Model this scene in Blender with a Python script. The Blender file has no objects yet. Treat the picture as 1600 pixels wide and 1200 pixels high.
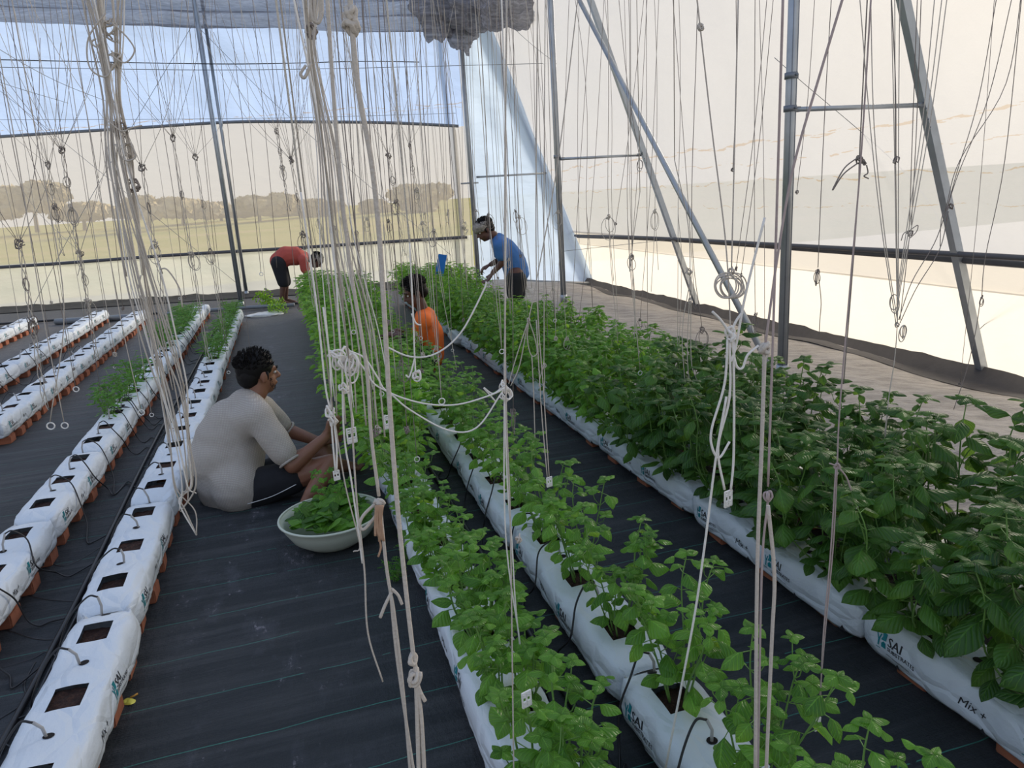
import bpy, bmesh, math, random
from mathutils import Vector, Matrix, noise, Quaternion
PI = math.pi
random.seed(7)
C = bpy.context.scene.collection
scene = bpy.context.scene

# ------------------------------------------------------------------ camera
H = 1.45
FPX = 1142.0
_dn = Vector((280, 4400, FPX)).normalized()
_fw = Vector((434 - 800, 327 - 600, FPX)); _fw = (_fw - _fw.dot(_dn) * _dn).normalized()
_up = -_dn
_rt = _fw.cross(_up)
CAMX = Vector((_rt.x, _fw.x, _up.x)); CAMY = Vector((_rt.y, _fw.y, _up.y)); CAMZ = Vector((_rt.z, _fw.z, _up.z))
cam = bpy.data.cameras.new('camera')
cam.sensor_width = 36; cam.lens = FPX / 1600 * 36; cam.clip_start = 0.05; cam.clip_end = 2000
camo = bpy.data.objects.new('camera', cam); C.objects.link(camo)
m = Matrix.Identity(4)
for i in range(3):
    m[i][0] = CAMX[i]; m[i][1] = -CAMY[i]; m[i][2] = -CAMZ[i]
m[2][3] = H
camo.matrix_world = m
scene.camera = camo

def ray(px, py):
    return CAMX * (px - 800) + CAMY * (py - 600) + CAMZ * FPX
def P(px, py, Y):
    d = ray(px, py); return Vector((0, 0, H)) + d * (Y / d.y)
def G(px, py, z=0.0):
    d = ray(px, py); return Vector((0, 0, H)) + d * ((z - H) / d.z)
def proj(p):
    q = Vector(p) - Vector((0, 0, H)); z = q.dot(CAMZ)
    if z < 0.05: return None
    return (800 + FPX * q.dot(CAMX) / z, 600 + FPX * q.dot(CAMY) / z)
def inview(p, mx=60, my=60):
    q = proj(p)
    return q is not None and -mx < q[0] < 1600 + mx and -my < q[1] < 1200 + my

# ------------------------------------------------------------------ world, sun, exposure
scene.view_settings.view_transform = 'Standard'
scene.view_settings.look = 'None'
scene.view_settings.gamma = 1
scene.view_settings.use_curve_mapping = False
scene.view_settings.exposure = 0.0
W = bpy.data.worlds.new('sky'); scene.world = W; W.use_nodes = True
nt = W.node_tree; nt.nodes.clear()
wo = nt.nodes.new('ShaderNodeOutputWorld'); bg = nt.nodes.new('ShaderNodeBackground')
tc = nt.nodes.new('ShaderNodeTexCoord'); sp = nt.nodes.new('ShaderNodeSeparateXYZ')
cr = nt.nodes.new('ShaderNodeValToRGB')
nt.links.new(tc.outputs['Generated'], sp.inputs[0]); nt.links.new(sp.outputs['Z'], cr.inputs[0])
SUND = Vector((0.80, 0.50, 0.34)).normalized()
vd = nt.nodes.new('ShaderNodeVectorMath'); vd.operation = 'DOT_PRODUCT'; vd.inputs[1].default_value = SUND
nt.links.new(tc.outputs['Generated'], vd.inputs[0])
mx0 = nt.nodes.new('ShaderNodeMath'); mx0.operation = 'MAXIMUM'; mx0.inputs[1].default_value = 0.0; nt.links.new(vd.outputs['Value'], mx0.inputs[0])
pw = nt.nodes.new('ShaderNodeMath'); pw.operation = 'POWER'; pw.inputs[1].default_value = 14.0; nt.links.new(mx0.outputs[0], pw.inputs[0])
glow = nt.nodes.new('ShaderNodeBackground'); glow.inputs[0].default_value = (1.0, 0.80, 0.50, 1)
gs = nt.nodes.new('ShaderNodeMath'); gs.operation = 'MULTIPLY'; gs.inputs[1].default_value = 2.2; nt.links.new(pw.outputs[0], gs.inputs[0]); nt.links.new(gs.outputs[0], glow.inputs[1])
bg.inputs[1].default_value = 0.80
ads = nt.nodes.new('ShaderNodeAddShader'); nt.links.new(bg.outputs[0], ads.inputs[0]); nt.links.new(glow.outputs[0], ads.inputs[1])
nt.links.new(cr.outputs[0], bg.inputs[0]); nt.links.new(ads.outputs[0], wo.inputs[0])
e = cr.color_ramp.elements
e[0].position = 0.0; e[0].color = (0.90, 0.88, 0.85, 1)
e[1].position = 0.55; e[1].color = (0.52, 0.66, 0.95, 1)
x = cr.color_ramp.elements.new(0.14); x.color = (0.86, 0.88, 0.92, 1)
sun = bpy.data.lights.new('sun', 'SUN'); sun.energy = 4.8; sun.angle = math.radians(14); sun.color = (1.0, 0.89, 0.74)
suno = bpy.data.objects.new('sun', sun); C.objects.link(suno)
suno.rotation_euler = SUND.to_track_quat('Z', 'Y').to_euler()

# ------------------------------------------------------------------ materials
def mat(name):
    m_ = bpy.data.materials.new(name); m_.use_nodes = True
    t = m_.node_tree; t.nodes.clear()
    o = t.nodes.new('ShaderNodeOutputMaterial')
    return m_, t, o
def N(t, kind, **kw):
    n = t.nodes.new(kind)
    for k, v in kw.items():
        if k in n.inputs: n.inputs[k].default_value = v
        else: setattr(n, k, v)
    return n
def ramp(t, src, stops):
    r = t.nodes.new('ShaderNodeValToRGB'); t.links.new(src, r.inputs[0])
    el = r.color_ramp.elements
    el[0].position = stops[0][0]; el[0].color = (*stops[0][1], 1)
    el[1].position = stops[-1][0]; el[1].color = (*stops[-1][1], 1)
    for p_, c_ in stops[1:-1]:
        q = el.new(p_); q.color = (*c_, 1)
    return r.outputs[0]
def noise_tex(t, scale, detail=4, vec=None, rough=0.5):
    n = t.nodes.new('ShaderNodeTexNoise'); n.inputs['Scale'].default_value = scale
    n.inputs['Detail'].default_value = detail; n.inputs['Roughness'].default_value = rough
    if vec is not None: t.links.new(vec, n.inputs['Vector'])
    return n.outputs['Fac']
def objcoord(t, scale=(1, 1, 1)):
    tcn = t.nodes.new('ShaderNodeTexCoord'); mp = t.nodes.new('ShaderNodeMapping')
    mp.inputs['Scale'].default_value = scale
    t.links.new(tcn.outputs['Object'], mp.inputs[0]); return mp.outputs[0]
def mixc(t, fac, a, b):
    mx = t.nodes.new('ShaderNodeMix'); mx.data_type = 'RGBA'
    for s, v in ((0, fac), (6, a), (7, b)):
        if isinstance(v, (int, float)): mx.inputs[s].default_value = v
        elif isinstance(v, tuple): mx.inputs[s].default_value = (*v, 1)
        else: t.links.new(v, mx.inputs[s])
    return mx.outputs[2]
def math_(t, op, a, b=None, c=None):
    n = t.nodes.new('ShaderNodeMath'); n.operation = op
    for i, v in enumerate((a, b, c)):
        if v is None: continue
        if isinstance(v, (int, float)): n.inputs[i].default_value = v
        else: t.links.new(v, n.inputs[i])
    return n.outputs[0]
def bump(t, src, strength, dist=0.01):
    b = t.nodes.new('ShaderNodeBump'); b.inputs['Strength'].default_value = strength
    b.inputs['Distance'].default_value = dist; t.links.new(src, b.inputs['Height']); return b.outputs[0]
def simple(name, col, rough=0.6, metal=0.0, var=0.15, scale=20, bumpv=0.0, spec=0.5):
    m_, t, o = mat(name)
    b = t.nodes.new('ShaderNodeBsdfPrincipled')
    v = objcoord(t); f = noise_tex(t, scale, 4, v)
    c = mixc(t, f, tuple(x * (1 - var) for x in col), tuple(min(1, x * (1 + var)) for x in col))
    t.links.new(c, b.inputs['Base Color'])
    b.inputs['Roughness'].default_value = rough; b.inputs['Metallic'].default_value = metal
    b.inputs['Specular IOR Level'].default_value = spec
    if bumpv: t.links.new(bump(t, f, bumpv), b.inputs['Normal'])
    t.links.new(b.outputs[0], o.inputs[0]); return m_

def film(name, col, transp, transl, tint=None, dirt=None, streak=0.0, gloss=0.12):
    """plastic film: part clear, part milky (translucent + diffuse)"""
    m_, t, o = mat(name)
    tr = N(t, 'ShaderNodeBsdfTransparent'); tr.inputs[0].default_value = (*(tint or (1, 1, 1)), 1)
    tl = N(t, 'ShaderNodeBsdfTranslucent'); df = N(t, 'ShaderNodeBsdfDiffuse')
    v = objcoord(t, (1, 1, 1)); f = noise_tex(t, 1.3, 3, v)
    c = mixc(t, f, tuple(x * 0.93 for x in col), col)
    if dirt:
        # dirty streaks running along the film, with their own shape
        for (axis, pos, wid, seedv) in dirt:
            tcn = t.nodes.new('ShaderNodeTexCoord'); s_ = t.nodes.new('ShaderNodeSeparateXYZ')
            t.links.new(tcn.outputs['Object'], s_.inputs[0])
            wob = noise_tex(t, 1.7 + seedv, 5, v)
            zz = math_(t, 'MULTIPLY_ADD', wob, 0.16, s_.outputs['Z'])
            d = math_(t, 'ABSOLUTE', math_(t, 'SUBTRACT', zz, pos + 0.08))
            line = math_(t, 'LESS_THAN', d, wid)
            v2 = objcoord(t, (6, 6, 60)); n2 = noise_tex(t, 1.0, 6, v2)
            brk = math_(t, 'GREATER_THAN', n2, 0.5)
            c = mixc(t, math_(t, 'MULTIPLY', math_(t, 'MULTIPLY', line, brk), 0.85), c, (0.42, 0.34, 0.26))
    if streak:
        v3 = objcoord(t, (1.2, 1.2, 9)); n3 = noise_tex(t, 1.5, 5, v3)
        c = mixc(t, math_(t, 'MULTIPLY', n3, streak), c, tuple(x * 0.72 for x in col))
    t.links.new(c, tl.inputs[0]); t.links.new(c, df.inputs[0])
    v4 = objcoord(t, (1, 1, 2.5)); nb = bump(t, noise_tex(t, 2.5, 5, v4), 0.35, 0.06)
    t.links.new(nb, df.inputs['Normal']); t.links.new(nb, tl.inputs['Normal'])
    m1 = N(t, 'ShaderNodeMixShader'); m1.inputs[0].default_value = transl
    t.links.new(df.outputs[0], m1.inputs[1]); t.links.new(tl.outputs[0], m1.inputs[2])
    gl = N(t, 'ShaderNodeBsdfGlossy'); gl.inputs['Roughness'].default_value = 0.35
    m2 = N(t, 'ShaderNodeMixShader'); m2.inputs[0].default_value = gloss * 0.25
    t.links.new(m1.outputs[0], m2.inputs[1]); t.links.new(gl.outputs[0], m2.inputs[2])
    m3 = N(t, 'ShaderNodeMixShader'); m3.inputs[0].default_value = transp
    t.links.new(m2.outputs[0], m3.inputs[1]); t.links.new(tr.outputs[0], m3.inputs[2])
    t.links.new(m3.outputs[0], o.inputs[0]); return m_

def leaf_mat(name, dark, light, gloss=0.38):
    m_, t, o = mat(name)
    g = t.nodes.new('ShaderNodeNewGeometry')
    oi = t.nodes.new('ShaderNodeObjectInfo')
    r = math_(t, 'ADD', math_(t, 'MULTIPLY', g.outputs['Random Per Island'], 0.75), math_(t, 'MULTIPLY', oi.outputs['Random'], 0.25))
    c = mixc(t, r, dark, light)
    uv = t.nodes.new('ShaderNodeUVMap'); s_ = t.nodes.new('ShaderNodeSeparateXYZ'); t.links.new(uv.outputs[0], s_.inputs[0])
    # veins: pale midrib and oblique side veins
    d = math_(t, 'ABSOLUTE', math_(t, 'SUBTRACT', s_.outputs['X'], 0.5))
    rib = math_(t, 'LESS_THAN', d, 0.025)
    sv = math_(t, 'FRACT', math_(t, 'SUBTRACT', math_(t, 'MULTIPLY', s_.outputs['Y'], 6.0), math_(t, 'MULTIPLY', d, 4.5)))
    svl = math_(t, 'LESS_THAN', sv, 0.12)
    c = mixc(t, math_(t, 'MULTIPLY', math_(t, 'MAXIMUM', rib, svl), 0.35), c, tuple(min(1, x * 1.9) for x in light))
    b = t.nodes.new('ShaderNodeBsdfPrincipled'); t.links.new(c, b.inputs['Base Color'])
    b.inputs['Roughness'].default_value = gloss; b.inputs['Specular IOR Level'].default_value = 0.42
    hgt = math_(t, 'SINE', math_(t, 'MULTIPLY', sv, PI))
    t.links.new(bump(t, hgt, 0.6, 0.004), b.inputs['Normal'])
    tl = N(t, 'ShaderNodeBsdfTranslucent')
    hs = t.nodes.new('ShaderNodeHueSaturation'); hs.inputs['Hue'].default_value = 0.468; hs.inputs['Value'].default_value = 1.9
    t.links.new(c, hs.inputs['Color']); t.links.new(hs.outputs[0], tl.inputs[0])
    mx = N(t, 'ShaderNodeMixShader'); mx.inputs[0].default_value = 0.44
    t.links.new(b.outputs[0], mx.inputs[1]); t.links.new(tl.outputs[0], mx.inputs[2])
    t.links.new(mx.outputs[0], o.inputs[0]); return m_

M = {}
M['leaf_light'] = leaf_mat('basil_leaf_light', (0.058, 0.18, 0.022), (0.20, 0.44, 0.062), 0.30)
M['leaf_dark'] = leaf_mat('basil_leaf_dark', (0.022, 0.080, 0.018), (0.095, 0.235, 0.034), 0.36)
M['leaf_far'] = leaf_mat('basil_leaf_backlit', (0.085, 0.25, 0.020), (0.25, 0.52, 0.055))  # backlit brightness of the far leaves painted into their colour
M['leaf_mid'] = leaf_mat('basil_leaf_mid_lit', (0.055, 0.175, 0.020), (0.18, 0.42, 0.045), 0.36)  # brighter light further back painted in as a lighter leaf green
M['leaf_seed'] = leaf_mat('seedling_leaf', (0.05, 0.19, 0.02), (0.13, 0.36, 0.04))
M['stem'] = simple('green_stem', (0.16, 0.30, 0.07), 0.5)
M['steel'] = simple('galvanised_steel', (0.40, 0.43, 0.46), 0.42, 0.75, 0.25, 9)
M['steel_dark'] = simple('weathered_steel', (0.20, 0.22, 0.25), 0.5, 0.6, 0.25, 9)
M['pipe_dark'] = simple('dark_roller_pipe', (0.10, 0.10, 0.11), 0.6, 0.2)
M['twine'] = simple('pale_twine', (0.54, 0.485, 0.42), 0.9, 0, 0.15, 300, 0.3)
M['twine_white'] = simple('white_cord', (0.82, 0.78, 0.72), 0.85, 0, 0.1, 300, 0.3)
M['twine_backlit'] = simple('dark_backlit_twine', (0.23, 0.195, 0.175), 0.9, 0, 0.3, 60)  # dark twine: backlit look against bright film painted into the colour
M['twine_brown'] = simple('brown_twine', (0.40, 0.32, 0.30), 0.9, 0, 0.2, 100)
M['plastic_white'] = simple('white_plastic', (0.80, 0.78, 0.74), 0.4)
M['tube'] = simple('black_drip_tube', (0.016, 0.016, 0.018), 0.38)
M['stake'] = simple('grey_drip_stake', (0.40, 0.39, 0.38), 0.4)
M['brick'] = simple('red_clay_brick', (0.33, 0.115, 0.06), 0.9, 0, 0.4, 25, 0.4)
M['hole'] = simple('dark_hole', (0.008, 0.006, 0.006), 0.95)
M['ink_black'] = simple('black_print', (0.03, 0.03, 0.035), 0.5)
M['ink_teal'] = simple('teal_print', (0.01, 0.22, 0.26), 0.5)
M['ink_grey'] = simple('grey_print', (0.12, 0.13, 0.15), 0.5)
M['blue_card'] = simple('blue_card', (0.005, 0.16, 0.55), 0.4, 0, 0.05)
M['yellow_leaf'] = simple('yellow_leaf', (0.72, 0.66, 0.10), 0.5)
M['orange_stalk'] = simple('orange_stalk', (0.55, 0.28, 0.05), 0.6)
M['bowl'] = simple('pale_bowl', (0.56, 0.60, 0.50), 0.45, 0, 0.08, 6)
M['skin'] = simple('brown_skin', (0.235, 0.105, 0.062), 0.5, 0, 0.15, 14)
M['skin_dark'] = simple('dark_brown_skin', (0.105, 0.045, 0.030), 0.5, 0, 0.15, 14)
M['hair'] = simple('black_hair', (0.008, 0.007, 0.007), 0.55, 0, 0.4, 80, 0.3, 0.2)
M['eye'] = simple('eye_white', (0.6, 0.58, 0.55), 0.3)
M['iris'] = simple('dark_iris', (0.01, 0.008, 0.006), 0.2)
M['lip'] = simple('lips', (0.22, 0.075, 0.06), 0.5)
M['orange_cloth'] = simple('orange_cloth', (0.88, 0.17, 0.025), 0.85, 0, 0.12, 30)
M['blue_cloth'] = simple('blue_cloth', (0.055, 0.17, 0.43), 0.85, 0, 0.12, 30)
M['red_cloth'] = simple('red_cloth', (0.46, 0.085, 0.065), 0.85, 0, 0.12, 30)
M['black_cloth'] = simple('black_cloth', (0.012, 0.013, 0.017), 0.9, 0, 0.3, 30)
M['pattern_scarf'] = simple('grey_scarf', (0.30, 0.27, 0.24), 0.9, 0, 0.9, 60)
M['piping_white'] = simple('white_piping', (0.7, 0.7, 0.7), 0.8)
M['pvc'] = simple('grey_pvc', (0.20, 0.22, 0.24), 0.45)
M['bag_clear'] = simple('clear_plastic_bag', (0.62, 0.65, 0.66), 0.3)

def soil_mat():
    m_, t, o = mat('coco_peat')
    v = objcoord(t); f = noise_tex(t, 90, 6, v, 0.7)
    c = ramp(t, f, [(0.3, (0.012, 0.005, 0.003)), (0.55, (0.055, 0.020, 0.012)), (0.8, (0.17, 0.07, 0.04))])
    b = t.nodes.new('ShaderNodeBsdfPrincipled'); b.inputs['Roughness'].default_value = 0.95
    t.links.new(c, b.inputs['Base Color']); t.links.new(bump(t, f, 1.0, 0.02), b.inputs['Normal'])
    t.links.new(b.outputs[0], o.inputs[0]); return m_
M['soil'] = soil_mat()

def bag_mat():
    m_, t, o = mat('white_bag_film')
    v = objcoord(t, (1, 0.55, 1)); f = noise_tex(t, 9, 5, v, 0.6); f2 = noise_tex(t, 3.0, 3, v)
    v2 = objcoord(t); f3 = noise_tex(t, 55, 5, v2, 0.7)
    c = mixc(t, f2, (0.60, 0.67, 0.75), (0.73, 0.77, 0.80))
    sc = t.nodes.new('ShaderNodeTexCoord'); s_ = t.nodes.new('ShaderNodeSeparateXYZ'); t.links.new(sc.outputs['Object'], s_.inputs[0])
    dirt = math_(t, 'GREATER_THAN', f3, 0.735)
    c = mixc(t, math_(t, 'MULTIPLY', dirt, 0.75), c, (0.16, 0.11, 0.08))
    b = t.nodes.new('ShaderNodeBsdfPrincipled'); b.inputs['Roughness'].default_value = 0.42
    b.inputs['Specular IOR Level'].default_value = 0.35
    t.links.new(c, b.inputs['Base Color'])
    # creases
    w = t.nodes.new('ShaderNodeTexVoronoi'); w.feature = 'DISTANCE_TO_EDGE'; w.inputs['Scale'].default_value = 11
    vv = objcoord(t, (1.0, 0.6, 1.2)); 
    mixv = t.nodes.new('ShaderNodeMix'); mixv.data_type = 'VECTOR'; mixv.inputs[0].default_value = 0.12
    nz = t.nodes.new('ShaderNodeTexNoise'); nz.inputs['Scale'].default_value = 4; t.links.new(vv, nz.inputs['Vector'])
    t.links.new(vv, mixv.inputs[4]); t.links.new(nz.outputs['Color'], mixv.inputs[5]); t.links.new(mixv.outputs[1], w.inputs['Vector'])
    cre = math_(t, 'MINIMUM', math_(t, 'MULTIPLY', w.outputs['Distance'], 6.0), 1.0)
    hh = math_(t, 'ADD', math_(t, 'MULTIPLY', cre, 0.35), f)
    t.links.new(bump(t, hh, 0.8, 0.014), b.inputs['Normal'])
    t.links.new(b.outputs[0], o.inputs[0]); return m_
M['bag'] = bag_mat()

def floor_mat():
    m_, t, o = mat('woven_ground_cover')
    g = t.nodes.new('ShaderNodeNewGeometry'); s_ = t.nodes.new('ShaderNodeSeparateXYZ'); t.links.new(g.outputs['Position'], s_.inputs[0])
    pos = g.outputs['Position']
    def mp(sc):
        mpn = t.nodes.new('ShaderNodeMapping'); mpn.inputs['Scale'].default_value = sc; t.links.new(pos, mpn.inputs[0]); return mpn.outputs[0]
    f1 = noise_tex(t, 1.1, 5, mp((1, 1, 1)), 0.6)
    f2 = noise_tex(t, 5.0, 6, mp((1, 0.45, 1)), 0.7)
    fine = noise_tex(t, 140, 3, mp((0.5, 3, 1)), 0.6)
    base = mixc(t, fine, (0.012, 0.015, 0.018), (0.034, 0.040, 0.045))
    dusty = math_(t, 'MULTIPLY', math_(t, 'MAXIMUM', math_(t, 'SUBTRACT', f1, 0.50), 0.0), 2.2)
    base = mixc(t, math_(t, 'MINIMUM', dusty, 0.5), base, (0.075, 0.078, 0.088))
    # pale mineral deposits in a streaky patch of the aisle
    ax = math_(t, 'SUBTRACT', 1.0, math_(t, 'MINIMUM', math_(t, 'MULTIPLY', math_(t, 'ABSOLUTE', math_(t, 'ADD', s_.outputs['X'], 0.30)), 2.6), 1.0))
    f4 = noise_tex(t, 34, 6, mp((1, 0.6, 1)), 0.75)
    chalk = math_(t, 'MULTIPLY', math_(t, 'GREATER_THAN', math_(t, 'ADD', math_(t, 'MULTIPLY', f2, 0.75), math_(t, 'MULTIPLY', f4, 0.9)), 0.98), ax)
    base = mixc(t, math_(t, 'MULTIPLY', chalk, 0.7), base, (0.30, 0.27, 0.29))
    soft = math_(t, 'MULTIPLY', math_(t, 'MAXIMUM', math_(t, 'SUBTRACT', f2, 0.52), 0.0), math_(t, 'MULTIPLY', ax, 2.0))
    base = mixc(t, soft, base, (0.20, 0.20, 0.24))
    # green marker threads woven across the mat
    yy = math_(t, 'ADD', s_.outputs['Y'], math_(t, 'MULTIPLY', noise_tex(t, 2.2, 3, mp((1, 1, 1))), 0.05))
    fr = math_(t, 'FRACT', math_(t, 'DIVIDE', yy, 0.245))
    thr = math_(t, 'LESS_THAN', fr, 0.014)
    brk = math_(t, 'GREATER_THAN', noise_tex(t, 8, 2, mp((1, 1, 1))), 0.36)
    thr = math_(t, 'MULTIPLY', thr, brk)
    base = mixc(t, math_(t, 'MULTIPLY', thr, 0.8), base, (0.055, 0.25, 0.19))
    wr_ = noise_tex(t, 2.0, 6, mp((0.5, 6.5, 1)), 0.65)
    base = mixc(t, math_(t, 'MULTIPLY', math_(t, 'MAXIMUM', math_(t, 'SUBTRACT', wr_, 0.46), 0.0), 1.6), base, (0.115, 0.115, 0.120))
    # sandy dust over the sheet along the side wall
    sx = math_(t, 'ADD', s_.outputs['X'], math_(t, 'MULTIPLY', f1, 0.5))
    sand = math_(t, 'MINIMUM', math_(t, 'MAXIMUM', math_(t, 'MULTIPLY', math_(t, 'SUBTRACT', sx, 2.35), 2.2), 0.0), 1.0)
    v5 = mp((0.9, 2.6, 1)); f5 = noise_tex(t, 3.5, 7, v5, 0.62)
    sc_ = ramp(t, f5, [(0.30, (0.21, 0.185, 0.165)), (0.50, (0.37, 0.33, 0.29)), (0.75, (0.50, 0.45, 0.40))])
    base = mixc(t, sand, base, sc_)
    # dusty far mat, its grazing-angle reflection painted in as lighter grey
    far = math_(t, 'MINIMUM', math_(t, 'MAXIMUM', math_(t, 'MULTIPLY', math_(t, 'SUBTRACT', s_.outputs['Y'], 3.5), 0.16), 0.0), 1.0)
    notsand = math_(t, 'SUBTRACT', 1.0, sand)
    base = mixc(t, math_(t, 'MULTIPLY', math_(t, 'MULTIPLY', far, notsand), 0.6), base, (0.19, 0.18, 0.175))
    b = t.nodes.new('ShaderNodeBsdfPrincipled'); b.inputs['Roughness'].default_value = 0.62; b.inputs['Specular IOR Level'].default_value = 0.35
    t.links.new(base, b.inputs['Base Color'])
    hb = math_(t, 'ADD', math_(t, 'ADD', math_(t, 'MULTIPLY', f2, 1.0), math_(t, 'MULTIPLY', wr_, 1.2)), math_(t, 'MULTIPLY', fine, 0.15))
    hb2 = math_(t, 'ADD', hb, math_(t, 'MULTIPLY', math_(t, 'MULTIPLY', f5, sand), 2.5))
    t.links.new(bump(t, hb2, 0.8, 0.03), b.inputs['Normal'])
    t.links.new(b.outputs[0], o.inputs[0]); return m_
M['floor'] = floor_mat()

def knit_mat():
    m_, t, o = mat('cream_waffle_knit')
    v = objcoord(t)
    w = t.nodes.new('ShaderNodeTexWave'); w.inputs['Scale'].default_value = 42; w.inputs['Distortion'].default_value = 0.4; w.bands_direction = 'X'
    w2 = t.nodes.new('ShaderNodeTexWave'); w2.inputs['Scale'].default_value = 42; w2.inputs['Distortion'].default_value = 0.4; w2.bands_direction = 'Z'
    t.links.new(v, w.inputs['Vector']); t.links.new(v, w2.inputs['Vector'])
    h = math_(t, 'MULTIPLY', w.outputs['Fac'], w2.outputs['Fac'])
    c = mixc(t, h, (0.40, 0.36, 0.32), (0.56, 0.52, 0.47))
    b = t.nodes.new('ShaderNodeBsdfPrincipled'); b.inputs['Roughness'].default_value = 0.9; b.inputs['Specular IOR Level'].default_value = 0.1
    t.links.new(c, b.inputs['Base Color']); t.links.new(bump(t, h, 0.5, 0.004), b.inputs['Normal'])
    t.links.new(b.outputs[0], o.inputs[0]); return m_
M['knit'] = knit_mat()

def net_mat():
    m_, t, o = mat('grey_shade_net')
    v = objcoord(t, (0.25, 6, 9)); f = noise_tex(t, 3.0, 6, v, 0.6)
    c = ramp(t, f, [(0.3, (0.22, 0.22, 0.24)), (0.55, (0.42, 0.42, 0.46)), (0.8, (0.72, 0.73, 0.80))])
    d = N(t, 'ShaderNodeBsdfDiffuse'); t.links.new(c, d.inputs[0])
    tl = N(t, 'ShaderNodeBsdfTranslucent'); t.links.new(c, tl.inputs[0])
    tr = N(t, 'ShaderNodeBsdfTransparent')
    m1 = N(t, 'ShaderNodeMixShader'); m1.inputs[0].default_value = 0.5
    t.links.new(d.outputs[0], m1.inputs[1]); t.links.new(tl.outputs[0], m1.inputs[2])
    m2 = N(t, 'ShaderNodeMixShader'); m2.inputs[0].default_value = 0.22
    t.links.new(m1.outputs[0], m2.inputs[1]); t.links.new(tr.outputs[0], m2.inputs[2])
    t.links.new(m2.outputs[0], o.inputs[0]); return m_
M['net'] = net_mat()
def field_mat():
    m_, t, o = mat('dry_field')
    g = t.nodes.new('ShaderNodeNewGeometry'); mpn = t.nodes.new('ShaderNodeMapping'); mpn.inputs['Scale'].default_value = (0.25, 1, 1); t.links.new(g.outputs['Position'], mpn.inputs[0])
    f = noise_tex(t, 0.35, 6, mpn.outputs[0], 0.6)
    c = ramp(t, f, [(0.3, (0.30, 0.30, 0.09)), (0.5, (0.40, 0.36, 0.12)), (0.7, (0.48, 0.38, 0.18))])
    b = N(t, 'ShaderNodeBsdfDiffuse'); t.links.new(c, b.inputs[0]); t.links.new(b.outputs[0], o.inputs[0]); return m_
M['field'] = field_mat()
M['tree_leaf'] = simple('hazed_foliage', (0.42, 0.34, 0.19), 0.9, 0, 0.3, 0.6)  # distance haze painted in as a paler tan foliage colour
M['bark'] = simple('bark', (0.16, 0.11, 0.07), 0.9)

# film materials
M['film_right'] = film('side_wall_film', (0.50, 0.51, 0.53), 0.16, 0.72, streak=0.10,
                       dirt=[('z', 1.80, 0.012, 0.0), ('z', 1.62, 0.006, 0.7), ('z', 1.42, 0.006, 1.3), ('z', 1.15, 0.004, 2.1)])
M['film_right_low'] = film('side_skirt_film', (0.80, 0.75, 0.66), 0.12, 0.80)
M['film_right_band'] = film('side_band_film', (0.62, 0.585, 0.52), 0.12, 0.72)
M['film_sky_blue'] = film('sky_tinted_film', (0.48, 0.63, 0.95), 0.15, 0.75, tint=(0.45, 0.66, 1.0), gloss=0.2, dirt=[('z', 3.0, 0.008, 0.3), ('z', 2.93, 0.004, 1.1)])  # blue of the sky behind the curtain painted into film and tint
M['film_corner'] = film('corner_film', (0.66, 0.80, 1.0), 0.10, 0.78, tint=(0.6, 0.8, 1.0))
M['insect_net'] = film('insect_net', (0.70, 0.665, 0.61), 0.54, 0.55, gloss=0.0)
M['film_low'] = film('low_back_film', (0.72, 0.74, 0.69), 0.20, 0.62, streak=0.35, gloss=0.1)

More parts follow.
